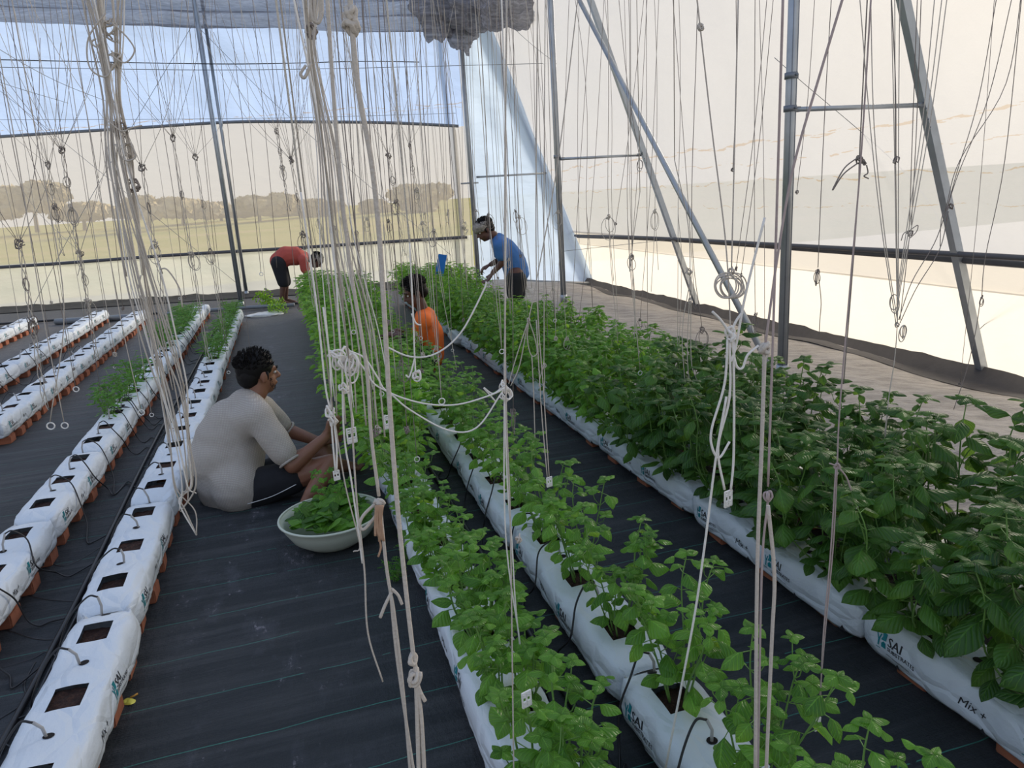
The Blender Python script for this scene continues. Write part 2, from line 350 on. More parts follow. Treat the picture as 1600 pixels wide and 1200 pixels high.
# ------------------------------------------------------------------ object helpers
def tag(o, label=None, cat=None, group=None, kind=None):
    if label: o['label'] = label
    if cat: o['category'] = cat
    if group: o['group'] = group
    if kind: o['kind'] = kind
    return o
def empty(name, loc=(0, 0, 0), rz=0.0, parent=None):
    o = bpy.data.objects.new(name, None); C.objects.link(o); o.location = loc; o.rotation_euler = (0, 0, rz)
    o.empty_display_size = 0.05
    if parent: o.parent = parent
    return o
class MB:
    def __init__(s): s.v = []; s.f = []; s.uv = None; s.mi = []
    def add(s, vs, fs):
        b = len(s.v); s.v += [tuple(x) for x in vs]; s.f += [tuple(b + i for i in f) for f in fs]
    def box(s, c, sz, rot=None):
        hx, hy, hz = sz[0] / 2, sz[1] / 2, sz[2] / 2
        vs = [Vector((x, y, z)) for x in (-hx, hx) for y in (-hy, hy) for z in (-hz, hz)]
        if rot is not None: vs = [rot @ v for v in vs]
        s.add([v + Vector(c) for v in vs], [(0, 1, 3, 2), (4, 6, 7, 5), (0, 4, 5, 1), (2, 3, 7, 6), (0, 2, 6, 4), (1, 5, 7, 3)])
    def tube(s, pts, r, n=6, cap=True, r2=None):
        pts = [Vector(p) for p in pts]; k = len(pts)
        if k < 2: return
        t = (pts[1] - pts[0]).normalized()
        a = t.orthogonal().normalized(); vs = []; base = len(s.v)
        for i, p in enumerate(pts):
            t2 = (pts[min(i + 1, k - 1)] - pts[max(i - 1, 0)])
            if t2.length < 1e-9: t2 = t
            t2.normalize(); a = (a - a.dot(t2) * t2)
            if a.length < 1e-6: a = t2.orthogonal()
            a.normalize(); b = t2.cross(a)
            rr = r if not isinstance(r, (list, tuple)) else r[i]
            if r2 is not None: rr = r + (r2 - r) * i / (k - 1)
            for j in range(n):
                an = 2 * PI * j / n
                vs.append(p + a * (math.cos(an) * rr) + b * (math.sin(an) * rr))
        fs = [(i * n + j, i * n + (j + 1) % n, (i + 1) * n + (j + 1) % n, (i + 1) * n + j) for i in range(k - 1) for j in range(n)]
        if cap: fs += [tuple(range(n - 1, -1, -1)), tuple((k - 1) * n + j for j in range(n))]
        s.add(vs, fs)
    def ball(s, c, r, rot=None, nu=12, nv=8, disp=0.0, seed=0):
        if isinstance(r, (int, float)): r = (r, r, r)
        c = Vector(c); vs = []; 
        for i in range(nv + 1):
            ph = PI * i / nv
            for j in range(nu):
                th = 2 * PI * j / nu
                d = Vector((math.sin(ph) * math.cos(th), math.sin(ph) * math.sin(th), math.cos(ph)))
                k = 1 + (disp * noise.noise(d * 2.2 + Vector((seed, seed * .7, 0))) if disp else 0)
                v = Vector((d.x * r[0], d.y * r[1], d.z * r[2])) * k
                if rot is not None: v = rot @ v
                vs.append(c + v)
        fs = [(i * nu + j, (i + 1) * nu + j, (i + 1) * nu + (j + 1) % nu, i * nu + (j + 1) % nu) for i in range(nv) for j in range(nu)]
        s.add(vs, fs)
    def capsule(s, a, b, ra, rb, n=12):
        a = Vector(a); b = Vector(b)
        s.ball(a, ra, None, n, 8); s.ball(b, rb, None, n, 8); s.tube([a, b], ra, n, True, rb)
    def build(s, name, m_, parent=None, smooth=True):
        me = bpy.data.meshes.new(name); me.from_pydata(s.v, [], s.f)
        if s.uv:
            uvl = me.uv_layers.new(name='UVMap')
            for li, l in enumerate(me.loops): uvl.data[li].uv = s.uv[l.vertex_index]
        me.update()
        if smooth: me.polygons.foreach_set('use_smooth', [True] * len(me.polygons))
        if m_ is not None: me.materials.append(m_)
        o = bpy.data.objects.new(name, me); C.objects.link(o)
        if parent: o.parent = parent
        return o
def recenter(o):
    """put the origin of a top-level mesh at its lowest centre"""
    me = o.data; n = len(me.vertices)
    c = Vector((0, 0, 0)); zmin = 1e9
    for v in me.vertices: c += v.co; zmin = min(zmin, v.co.z)
    c /= n; c.z = zmin
    me.transform(Matrix.Translation(-c)); o.location = c
    return o
def spline(pts, n=6):
    pts = [Vector(p) for p in pts]
    if len(pts) < 3:
        return [pts[0].lerp(pts[1], i / n) for i in range(n + 1)]
    q = [pts[0] * 2 - pts[1]] + pts + [pts[-1] * 2 - pts[-2]]; out = []
    for i in range(1, len(q) - 2):
        for k in range(n):
            t = k / n; a, b, c, d = q[i - 1], q[i], q[i + 1], q[i + 2]
            out.append(0.5 * ((2 * b) + (c - a) * t + (2 * a - 5 * b + 4 * c - d) * t * t + (3 * b - a - 3 * c + d) * t ** 3))
    out.append(pts[-1]); return out
def copy_tree(o, parent=None):
    c = o.copy(); C.objects.link(c)
    if parent: c.parent = parent
    for ch in list(o.children): copy_tree(ch, c)
    return c
def remesh(mb, name, m_, vox, parent=None, smooth_it=4):
    o = mb.build(name, None)
    md = o.modifiers.new('r', 'REMESH'); md.mode = 'VOXEL'; md.voxel_size = vox
    sm = o.modifiers.new('s', 'SMOOTH'); sm.factor = 0.5; sm.iterations = smooth_it
    dg = bpy.context.evaluated_depsgraph_get()
    me = bpy.data.meshes.new_from_object(o.evaluated_get(dg))
    old = o.data; o.modifiers.clear(); o.data = me; bpy.data.meshes.remove(old)
    me.materials.clear(); me.materials.append(m_)
    me.polygons.foreach_set('use_smooth', [True] * len(me.polygons))
    if parent: o.parent = parent
    return o

# ------------------------------------------------------------------ setting: floor
def floor_z(x, y):
    z = 0.0
    if x > 3.5: z = -0.3 * min(1, (x - 3.5) / 1.9) ** 1.2
    b = noise.noise(Vector((x * 0.9, y * 0.9, 3.3))) * 0.5 + noise.noise(Vector((x * 2.7, y * 1.7, 9.3))) * 0.22
    amp = 0.02 + 0.10 * max(0, min(1, (x - 2.6) / 0.6)) if x > 2.4 else 0.02
    if x < 2.4: amp = 0.006
    return z + b * amp
def backY(x): return 13.7 - 0.3 * x
mb = MB()
xs = [-7 + i * 0.16 for i in range(int(12.8 / 0.16) + 1)]
ys = [-1.5 + j * 0.2 for j in range(int(18 / 0.2) + 1)]
for yy in ys:
    for xx in xs: mb.v.append((xx, yy, floor_z(xx, yy)))
nx = len(xs)
for j in range(len(ys) - 1):
    for i in range(nx - 1):
        mb.f.append((j * nx + i, j * nx + i + 1, (j + 1) * nx + i + 1, (j + 1) * nx + i))
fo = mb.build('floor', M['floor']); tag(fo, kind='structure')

# outside ground
mb = MB(); mb.add([(-400, 17.6, -0.35), (400, 17.6, -0.35), (400, 64, 0.80), (-400, 64, 0.80), (400, 400, 1.0), (-400, 400, 1.0)], [(0, 1, 2, 3), (3, 2, 4, 5)])
o = mb.build('outside_field', M['field']); tag(o, 'dry yellow-green field outside behind the far net wall', 'field', kind='structure')

# ------------------------------------------------------------------ walls
def sheet(name, pts_fn, nu, nv, m_, parent=None):
    mb = MB()
    for j in range(nv + 1):
        for i in range(nu + 1): mb.v.append(tuple(pts_fn(i / nu, j / nv)))
    for j in range(nv):
        for i in range(nu):
            mb.f.append((j * (nu + 1) + i, j * (nu + 1) + i + 1, (j + 1) * (nu + 1) + i + 1, (j + 1) * (nu + 1) + i))
    return mb.build(name, m_, parent)
XC = 3.2   # corner between the net wall and the blue film
def wb(z0, z1, amp, seed, off=0.0):
    def f(u, v):
        x = -6.8 + u * (XC + 6.8); z = z0 + (z1 - z0) * v
        sag = 0.0
        y = backY(x) + off + amp * noise.noise(Vector((x * 1.3, z * 1.1, seed)))
        return (x, y, z)
    return f
wall_back = empty('wall_back', (0, 0, 0)); tag(wall_back, kind='structure')
def zroll(x): # slightly drooping roll between net and upper curtain
    return 2.62 + 0.30 * max(0, min(1, (3.0 - x) / 3.6)) ** 0.7
def fup(u, v):
    x = -6.8 + u * (XC + 6.8); z0 = zroll(x); z = z0 + (5.6 - z0) * v
    return (x, backY(x) + 0.05 * noise.noise(Vector((x * 1.5, z * 2.2, 1.2))), z)
sheet('upper_curtain', fup, 90, 30, M['film_sky_blue'], wall_back)
sheet('insect_net', lambda u, v: (-6.8 + u * (XC + 6.8), backY(-6.8 + u * (XC + 6.8)) + 0.06, 0.74 + v * (zroll(-6.8 + u * (XC + 6.8)) - 0.74)), 40, 6, M['insect_net'], wall_back)
sheet('lower_curtain', wb(-0.06, 0.80, 0.09, 5.0), 90, 14, M['film_low'], wall_back)
# blue white end panel beyond the corner post
wc = sheet('wall_corner', lambda u, v: (XC + 0.1 + u * (5.42 - 0.38 * (-0.35 + v * 5.4) - XC - 0.1), 12.78 + 0.03 * noise.noise(Vector((u * 4, v * 6, 2))), -0.35 + v * 5.4), 24, 40, M['film_corner'])
tag(wc, kind='structure')
# sloping side wall
def wr(z0, z1, off, amp, seed):
    def f(u, v):
        y = -1.0 + u * 13.9; z = z0 + (z1 - z0) * v
        d = off + amp * noise.noise(Vector((y * 0.8, z * 1.4, seed)))
        return (5.34 - 0.38 * z + d, y, z)
    return f
wall_right = empty('wall_right', (0, 0, 0)); tag(wall_right, kind='structure')
sheet('upper_film', wr(0.70, 4.9, 0.05, 0.05, 3.1), 100, 50, M['film_right'], wall_right)
sheet('middle_band', wr(0.48, 0.74, 0.06, 0.02, 4.1), 80, 4, M['film_right_band'], wall_right)
sheet('skirt_film', wr(-0.42, 0.50, 0.08, 0.02, 5.1), 80, 10, M['film_right_low'], wall_right)
# left side and rear are out of view; a low ridge of ground cover turned up the side wall
mb = MB(); k = 120
for i in range(k + 1):
    y = -0.8 + i * 13.6 / k
    top = -0.17 + 0.03 * noise.noise(Vector((y * 1.7, 0, 0))) + 0.02 * noise.noise(Vector((y * 5, 2, 0)))
    for (dx, z) in ((-0.34, floor_z(5.1, y) + 0.012), (-0.2, floor_z(5.2, y) + 0.02 + 0.02 * noise.noise(Vector((y * 3, 1, 4)))), (-0.12, -0.27), (-0.02, top), (0.0, top - 0.01)):
        mb.v.append((5.40 + dx + 0.02 * noise.noise(Vector((y * 2.2, z, 7))), y, z))
for i in range(k):
    for j in range(4): mb.f.append((i * 5 + j, i * 5 + j + 1, (i + 1) * 5 + j + 1, (i + 1) * 5 + j))
sk = simple('dark_turned_sheet', (0.055, 0.05, 0.05), 0.8, 0, 0.3, 12, 0.6)
o = mb.build('turned_up_sheet', sk); recenter(o)
tag(o, 'dark ground sheet edge turned up along foot of the bright side wall', 'ground sheet')

# black sheet edge at the foot of the far wall
mb = MB(); k = 90
for i in range(k + 1):
    x = -6.5 + i * 9.6 / k; y = backY(x)
    for (dy, z) in ((-0.55, 0.012), (-0.3, 0.03 + 0.03 * noise.noise(Vector((x * 2, 0, 1)))), (-0.12, 0.05 + 0.05 * noise.noise(Vector((x * 3, 4, 1)))), (-0.02, 0.07 + 0.03 * noise.noise(Vector((x * 4, 4, 1)))), (0.0, 0.0)):
        mb.v.append((x, y + dy + 0.04 * noise.noise(Vector((x * 3, z * 9, 2))), z))
for i in range(k):
    for j in range(4): mb.f.append((i * 5 + j, i * 5 + j + 1, (i + 1) * 5 + j + 1, (i + 1) * 5 + j))
o = mb.build('folded_ground_sheet', simple('black_sheet_edge', (0.03, 0.028, 0.028), 0.7, 0, 0.4, 8, 0.8)); recenter(o)
tag(o, 'crumpled black ground sheet folded along the foot of the far net wall', 'ground sheet')

# ------------------------------------------------------------------ steelwork
def pipe(name, a, b, r, m_, label, cat, group=None, n=14, parent=None, square=False):
    mb = MB(); a = Vector(a); b = Vector(b)
    if square: mb.tube([a, b], r * 1.15, 4)
    else: mb.tube([a, b], r, n)
    o = mb.build(name, m_, parent, smooth=not square)
    if parent is None: recenter(o); tag(o, label, cat, group)
    return o
def column(x, y, z1, r, label, tie=None):
    t = empty('steel_column', (x, y, floor_z(x, y))); tag(t, label, 'column', 'steel columns')
    mb = MB(); mb.tube([(0, 0, -0.05), (0, 0, z1)], r, 18); mb.build('post', M['steel'], t)
    mb = MB()
    for sgn in (-1, 1): mb.tube([(sgn * r * 0.55, -r * 0.83, 0.02), (sgn * r * 0.55, -r * 0.83, z1)], 0.004, 5)
    mb.build('seam', M['steel_dark'], t)
    mb = MB(); mb.tube([(0, 0, 0.0), (0, 0, 0.09)], r * 1.22, 18); mb.build('socket', M['steel'], t)
    return t
c1 = column(3.432, 4.494, 3.9, 0.036, 'thick grey steel column standing nearest on the right behind the basil')
c2 = column(3.455, 9.05, 4.9, 0.038, 'grey steel column on the sand right of the man in blue')
c3 = column(-0.74, 12.17, 5.0, 0.036, 'leaning-looking grey steel column at the far end of the wide aisle')
pc = P(721, 72, 12.7); pb = P(746, 437, 12.7)
c4 = column(pb.x, 12.62, 5.0, 0.040, 'front grey steel column at the far corner beside the blue white film')
p5 = P(713, 250, 12.9)
c5 = column(p5.x, 12.9, 5.0, 0.030, 'darker corner post where the net wall meets the blue white film')
c6 = column(-0.72, 13.75, 5.0, 0.028, 'thin steel post against the far net wall just behind another column')
def clampring(x, y, z, r, parent):
    mb = MB(); mb.tube([(0, 0, z - 0.02), (0, 0, z + 0.02)], r, 16)
    mb.tube([(0.0, -r - 0.02, z), (0, -r, z)], 0.008, 6)
    mb.build('clamp', M['steel_dark'], parent)
for c, z in ((c1, 1.89), (c2, 1.84), (c1, 2.1)): clampring(0, 0, z, 0.046, c)
def strut(y, label, x_bot=5.44, zb=-0.32, zt=5.0):
    t = empty('sloping_strut', (0, 0, 0))
    a = Vector((x_bot, y, zb)); b = Vector((x_bot - 0.38 * (zt - zb), y, zt))
    t.location = a
    d = (b - a).normalized(); L = (b - a).length
    mb = MB(); mb.tube([Vector((0, 0, 0)), d * L], 0.045, 4)
    rotz = mb; o = mb.build('square_tube', M['steel'], t, smooth=False)
    mb = MB(); mb.box((0, 0, 0.02), (0.16, 0.16, 0.05)); mb.build('foot_plate', M['steel_dark'], t)
    mb = MB()
    for zz in (2.2, 2.26, 2.34): mb.ball(d * zz + Vector((-0.035, -0.03, 0)), 0.007, None, 8, 6)
    mb.build('bolt', M['steel_dark'], t)
    tag(t, label, 'strut', 'sloping struts'); return t
strut(4.50, 'nearest sloping steel strut leaning on the bright side wall')
strut(8.94, 'middle sloping steel strut of the side wall crossing the round diagonal pipe')
strut(12.85, 'farthest sloping strut, edging the blue white corner film')
for (x0, y0, z0, label) in ((3.43, 4.494, 1.893, 'short horizontal brace from the nearest column to the nearest sloping strut'),
                            (3.455, 9.0, 1.842, 'short horizontal brace from the middle column to the middle strut'),
                            (3.32, 12.70, 1.775, 'short horizontal brace at the far corner in front of blue white film')):
    t = empty('cross_brace', (x0, y0, z0)); x1 = 5.44 - 0.38 * (z0 + 0.32)
    mb = MB(); mb.tube([(0.03, 0, 0), (x1 - x0 - 0.03, 0, 0)], 0.017, 10); mb.build('round_bar', M['steel'], t)
    mb = MB(); mb.box((x1 - x0 - 0.05, 0, 0), (0.06, 0.03, 0.035)); mb.box((0.05, 0, 0), (0.05, 0.03, 0.035)); mb.build('bracket', M['steel_dark'], t)
    tag(t, label, 'brace', 'cross braces')
a_ = P(1212, 590, 4.62); b_ = P(905, 0, 8.75); dd = (b_ - a_)
pipe('diagonal_pipe', a_, b_ + dd * 0.12, 0.027, M['steel'], 'round diagonal pipe rising from the nearest column foot to the middle column top', 'pipe')
pipe('corner_rail', (3.05, 12.66, 1.68), (3.36, 12.66, 1.68), 0.014, M['steel'], 'tiny rail joining the two posts at the far corner', 'rail')
# ground rail at the foot of the blue panel
mb = MB(); mb.tube([(3.9, 12.55, -0.07), (5.3, 12.55, -0.24)], 0.04, 10); o = mb.build('ground_pipe', M['pvc']); recenter(o)
tag(o, 'grey pipe lying on the ground at the foot of the blue white film', 'pipe')
# curtain rolls
def rollpipe(pts, r, label, m_=None):
    mb = MB(); mb.tube(spline(pts, 8), r, 10); o = mb.build('curtain_roller', m_ or M['pipe_dark']); recenter(o); tag(o, label, 'curtain roller', 'curtain rollers'); return o
rollpipe([(x, backY(x) - 0.05, zroll(x) + 0.0) for x in (-6.5, -5, -3.5, -2, -0.5, 0.8, 2, 3.1)], 0.026, 'upper dark roller pipe across the far wall, under the blue curtain', M['steel_dark'])
rollpipe([(x, backY(x) - 0.06, 0.775 + 0.012 * math.sin(x * 2)) for x in (-6.5, -4, -2, 0, 1.5, 3.1)], 0.028, 'lower dark roller pipe across the far wall, under the insect net')
rollpipe([(5.34 - 0.38 * z, y, z) for y, z in ((-0.5, 0.70), (2, 0.715), (4, 0.735), (6, 0.73), (8, 0.725), (10, 0.70), (12.5, 0.64))], 0.026, 'dark roller pipe along the sloping side wall, nearer the floor than its film')
rollpipe([(5.30 - 0.38 * z, y, z) for y, z in ((-0.5, 0.775), (2, 0.785), (4, 0.79), (6, 0.765), (8, 0.745), (10, 0.72), (12.5, 0.66))], 0.022, 'rolled film edge resting just above the side wall roller pipe')

# ------------------------------------------------------------------ wires
def wire(pts, r, label, m_=None, name='support_wire', group='overhead wires', n=5, div=10):
    mb = MB(); mb.tube(spline(pts, div), r, n); o = mb.build(name, m_ or M['steel_dark']); recenter(o)
    tag(o, label, 'wire', group); return o
wire([P(-20, 93, 11.0), P(350, 100, 11), P(560, 96, 11.0), P(655, 97, 11.0)], 0.006, 'thicker dark cord stretched high across the blue curtain', M['tube'])
wire([P(-20, 105, 11.2), P(400, 109, 11.2), P(860, 99, 11.2)], 0.004, 'long thin wire stretched just under the dark cord')
wire([P(-20, 187, 12), P(400, 185, 12.0), P(712, 177, 12.0)], 0.003, 'thin wire in front of the lower edge of blue curtain')
wire([P(875, 393, 8.9), P(1040, 375, 8.9)], 0.003, 'thin wire from the middle column towards the side roller')
wire([P(1210, 90, 5.2), P(1440, 300, 5.2), P(1530, 500, 4.6)], 0.0025, 'thin diagonal wire crossing behind nearest column and nearest strut')
wire([P(1530, 515, 4.5), P(1600, 450, 4.3), P(1680, 380, 4.1)], 0.003, 'thin wire rising from the nearest strut towards the right edge')
wire([P(725, -30, 9), P(820, 60, 9), P(870, 100, 9.05)], 0.0022, 'faint wire dropping across the pale film behind middle column')
wire([P(0, 580, 12.5), P(130, 330, 12.5), P(300, 40, 12.5)], 0.0035, 'diagonal cable rising left of the far aisle column')
wire([P(312, 45, 12.18), P(460, 190, 12.5), P(706, 400, 12.85)], 0.0035, 'diagonal cable falling right of the far aisle column')
wire([P(-60, 95, 13.2), P(60, 190, 12.8), P(373, 445, 12.2)], 0.003, 'diagonal cable crossing the far net wall downward')
ROWX = dict(L5=-3.58, L4=-2.66, L3=-2.06, L2=-1.24, L1=-0.74, M1=0.42, M2=0.82, R1=1.64, R2=2.05)
for nme, z in (('L5', 3.0), ('L4', 3.05), ('L3', 3.02)):
    x0 = ROWX[nme]; wire([(x0, 3.2, z + .05), (x0, 6, z - 0.08), (x0, 9, z - 0.12), (x0, 12.5, z + 0.05)], 0.003,
         'sagging lengthwise wire above the %s bag row' % {'L5': 'leftmost', 'L4': 'second', 'L3': 'third'}[nme])

# ------------------------------------------------------------------ shade net gathered under the roof
mb = MB(); nu, nv = 160, 44
for j in range(nv + 1):
    for i in range(nu + 1):
        x = -6.6 + i / nu * 9.9; s = j / nv
        z = 4.20 - 0.085 * x + s * 1.25 + 0.05 * noise.noise(Vector((x * 0.8, 0, 0)))
        y = backY(x) - 0.62 + 0.20 * s + 0.17 * math.sin(s * 34 + 1.4 * noise.noise(Vector((x * 0.45, s * 3, 0)))) + 0.05 * noise.noise(Vector((x * 3, s * 11, 4)))
        z += 0.05 * math.sin(s * 34 + 1.3) - 0.035 * abs(math.sin(x * 1.15 + 0.6)) * (1 - s)
        mb.v.append((x, y, z))
for j in range(nv):
    for i in range(nu): mb.f.append((j * (nu + 1) + i, j * (nu + 1) + i + 1, (j + 1) * (nu + 1) + i + 1, (j + 1) * (nu + 1) + i))
o = mb.build('shade_net', M['net']); recenter(o); tag(o, 'grey shade net gathered in long folds across the top of the far wall', 'net')
mb = MB()
def lump(c, r, seed):
    c = Vector(c); nu_, nv_ = 60, 40
    b = len(mb.v)
    for i in range(nv_ + 1):
        for j in range(nu_):
            ph = PI * i / nv_; th = 2 * PI * j / nu_
            d = Vector((math.sin(ph) * math.cos(th), math.sin(ph) * math.sin(th), math.cos(ph)))
            k = 1 + 0.42 * noise.noise(d * 1.7 + Vector((seed, 0, 0))) + 0.16 * noise.noise(d * 5 + Vector((0, seed, 0))) + 0.07 * math.sin(d.x * 16 + d.z * 9 + 3 * noise.noise(d * 3))
            mb.v.append(tuple(c + Vector((d.x * r[0], d.y * r[1], d.z * r[2])) * k))
    for i in range(nv_):
        for j in range(nu_): mb.f.append((b + i * nu_ + j, b + (i + 1) * nu_ + j, b + (i + 1) * nu_ + (j + 1) % nu_, b + i * nu_ + (j + 1) % nu_))
lump(P(742, 8, 12.0), (0.55, 0.45, 0.38), 1.0); lump(P(722, 52, 12.2), (0.20, 0.2, 0.26), 2.0); lump(P(790, 8, 11.2), (0.42, 0.7, 0.30), 3.3); lump(P(690, 10, 12.2), (0.4, 0.3, 0.42), 5.1)
o = mb.build('shade_net_bunch', M['net']); recenter(o); tag(o, 'crumpled bunch of grey shade net knotted round the far corner column top', 'net')

# ------------------------------------------------------------------ outside: trees
def crown(c, r, seed, n=2600):
    mb = MB(); rnd = random.Random(seed); c = Vector(c)
    blobs = []
    for k in range(9):
        a = rnd.uniform(0, 2 * PI); blobs.append((c + Vector((math.cos(a) * r[0] * rnd.uniform(0, .65), math.sin(a) * r[1] * rnd.uniform(0, .5), r[2] * rnd.uniform(-.35, .5))), rnd.uniform(.32, .55)))
    for (bc, s) in blobs:
        for q in range(n // 9):
            d = Vector((rnd.gauss(0, 1), rnd.gauss(0, 1), rnd.gauss(0, 1))).normalized()
            p = bc + Vector((d.x * r[0] * s, d.y * r[1] * s, d.z * r[2] * s * 1.1)) * rnd.uniform(.75, 1.05)
            u = Vector((rnd.gauss(0, 1), rnd.gauss(0, 1), rnd.gauss(0, 1))).normalized(); w = d.cross(u)
            if w.length < .1: continue
            w.normalize(); L = rnd.uniform(.2, .42) * max(r) / 4
            mb.add([p - w * L, p + u * L, p + w * L, p - u * L], [(0, 1, 2, 3)])
    return mb
TREES = [(55, 345, 293, 60, 84), (230, 345, 312, 55, 100), (285, 345, 320, 62, 90), (405, 345, 310, 58, 88), (500, 345, 318, 60, 75), (655, 340, 297, 56, 90), (590, 340, 318, 60, 70), (130, 345, 322, 64, 110), (345, 345, 322, 66, 80), (-20, 348, 318, 60, 90), (460, 342, 320, 66, 80)]
tl_ = ['broad round hazy tree outside at far left of the net wall', 'hazy tree outside seen behind the big twine bundle', 'greener low tree outside left of the far aisle column',
       'round hazy tree outside right of the far aisle column', 'low hazy tree outside between the two central twine bundles', 'tall hazy tree outside nearest the far corner',
       'low bushy tree outside left of the tall corner tree', 'long low hedge tree outside next to the broad leftmost tree', 'low hedge tree outside directly behind the far aisle column',
       'hazy tree outside cut by the left picture edge', 'faint low tree outside left of the central twine bundles']
for k, (px, pyb, pyt, Y, wpx) in enumerate(TREES):
    b = P(px, pyb, Y); tp = P(px, pyt, Y); hgt = tp.z - b.z + 0.25; rad = wpx / FPX * Y * 0.62
    t = empty('field_tree', (b.x, Y, b.z)); tag(t, tl_[k], 'tree', 'trees in the field outside')
    crown((0, 0, hgt * 0.52), (rad, rad * .8, hgt * 0.56), k).build('crown', M['tree_leaf'], t, smooth=False)
    mb = MB(); mb.tube([(0, 0, -0.8), (0.1, 0, hgt * .5)], 0.16, 8, True, 0.09); mb.build('trunk', M['bark'], t)

# ------------------------------------------------------------------ grow bags
BW, BH, BL = 0.094, 0.122, 0.495
OPEN = (-0.325, 0.01, 0.335); OPH = 0.052; OPX = 0.043
DRIP = (-0.16, 0.17, 0.455)
def bag_side(y, z, sd, seed):
    x = BW * (1.03 + 0.09 * math.sin(PI * min(1, z / BH)) - 0.10 * (z / BH) ** 3)
    x += 0.0075 * noise.noise(Vector((y * 7, z * 14, seed + sd * 3))) + 0.005 * noise.noise(Vector((y * 24, z * 12 + y * 9, seed + sd)))
    return x
def bag_taper(y):
    e = max(0, (abs(y) - 0.40) / (BL - 0.40)); return 1 - 0.26 * e ** 2.2
def bag_top(x, y, seed):
    z = BH - 0.012 * abs(x / BW) ** 3 + 0.007 * noise.noise(Vector((x * 8, y * 5, seed + 9))) + 0.004 * noise.noise(Vector((x * 14, y * 17, seed)))
    z -= 0.006 * math.cos(y * 9.4)
    e = max(0, (abs(y) - 0.40) / (BL - 0.40)); z -= 0.022 * e ** 2
    return z
def bag_film_mesh(seed):
    mb = MB(); ysl = set()
    for i in range(61): ysl.add(round(-BL + i * 2 * BL / 60, 4))
    for oc in OPEN: ysl.add(round(oc - OPH, 4)); ysl.add(round(oc + OPH, 4))
    ysl = sorted(ysl)
    # drop stations that crowd the openings
    keep = []
    ed = [round(oc + s * OPH, 4) for oc in OPEN for s in (-1, 1)]
    for y in ysl:
        if y in ed or all(abs(y - q) > 0.006 for q in ed): keep.append(y)
    ysl = keep
    topx = [-0.080, -0.066, -OPX, -0.022, 0, 0.022, OPX, 0.066, 0.080]
    sz = [0.0, 0.012, 0.03, 0.05, 0.07, 0.09, 0.106]
    rows = []
    for y in ysl:
        tp = bag_taper(y); ring = []
        for z in sz: ring.append((-bag_side(y, z, -1, seed) * tp * (0.93 if z == 0 else 1), z))
        for x in topx: ring.append((x * tp, bag_top(x, y, seed)))
        for z in reversed(sz): ring.append((bag_side(y, z, 1, seed) * tp * (0.93 if z == 0 else 1), z))
        rows.append([len(mb.v) + i for i in range(len(ring))])
        for (x, z) in ring: mb.v.append((x, y, z))
    n = len(rows[0])
    iL = len(sz) + topx.index(-OPX); iR = len(sz) + topx.index(OPX)
    for j in range(len(rows) - 1):
        ym = (ysl[j] + ysl[j + 1]) / 2
        inh = any(abs(ym - oc) < OPH for oc in OPEN)
        for i in range(n):
            k = (i + 1) % n
            if inh and iL <= i < iR: continue
            mb.f.append((rows[j][i], rows[j][k], rows[j + 1][k], rows[j + 1][i]))
    mb.f.append(tuple(rows[0][::-1])); mb.f.append(tuple(rows[-1]))
    # turned-up corner folds on both ends
    for sg in (-1, 1):
        y = sg * BL; zt = bag_top(0, y, seed)
        vs = [(-0.066, y, zt - 0.008), (0.066, y, zt - 0.008), (0.07, y + sg * 0.012, zt * 0.55), (0.03, y + sg * 0.026, zt * 0.2), (-0.03, y + sg * 0.026, zt * 0.2), (-0.07, y + sg * 0.012, zt * 0.55)]
        mb.add(vs, [(0, 1, 2, 3, 4, 5)])
    return mb
def text_polys(s, size):
    cu = bpy.data.curves.new('t', 'FONT'); cu.body = s; cu.size = size; cu.resolution_u = 2
    o = bpy.data.objects.new('t', cu); C.objects.link(o)
    dg = bpy.context.evaluated_depsgraph_get(); me = bpy.data.meshes.new_from_object(o.evaluated_get(dg))
    vs = [v.co.copy() for v in me.vertices]; fs = [tuple(p.vertices) for p in me.polygons]
    bpy.data.objects.remove(o); bpy.data.curves.remove(cu); bpy.data.meshes.remove(me)
    return vs, fs
T_SAI = text_polys('SAI', 0.038); T_SUB = text_polys('SUBSTRATES', 0.0185); T_WEB = text_polys('www.saisubstrates.com', 0.0095)
T_REG = text_polys('\u00ae', 0.016); T_MIX = text_polys('Mix +', 0.034)
def bold(vs, fs, d):
    V, F = [], []
    for dx in (0, d):
        b = len(V); V += [v + Vector((dx, 0, 0)) for v in vs]; F += [tuple(b + i for i in f) for f in fs]
    return V, F
def rect(x0, y0, x1, y1, n=1):
    vs, fs = [], []
    for i in range(n + 1):
        x = x0 + (x1 - x0) * i / n; vs += [Vector((x, y0, 0)), Vector((x, y1, 0))]
    for i in range(n): fs.append((2 * i, 2 * i + 2, 2 * i + 3, 2 * i + 1))
    return vs, fs
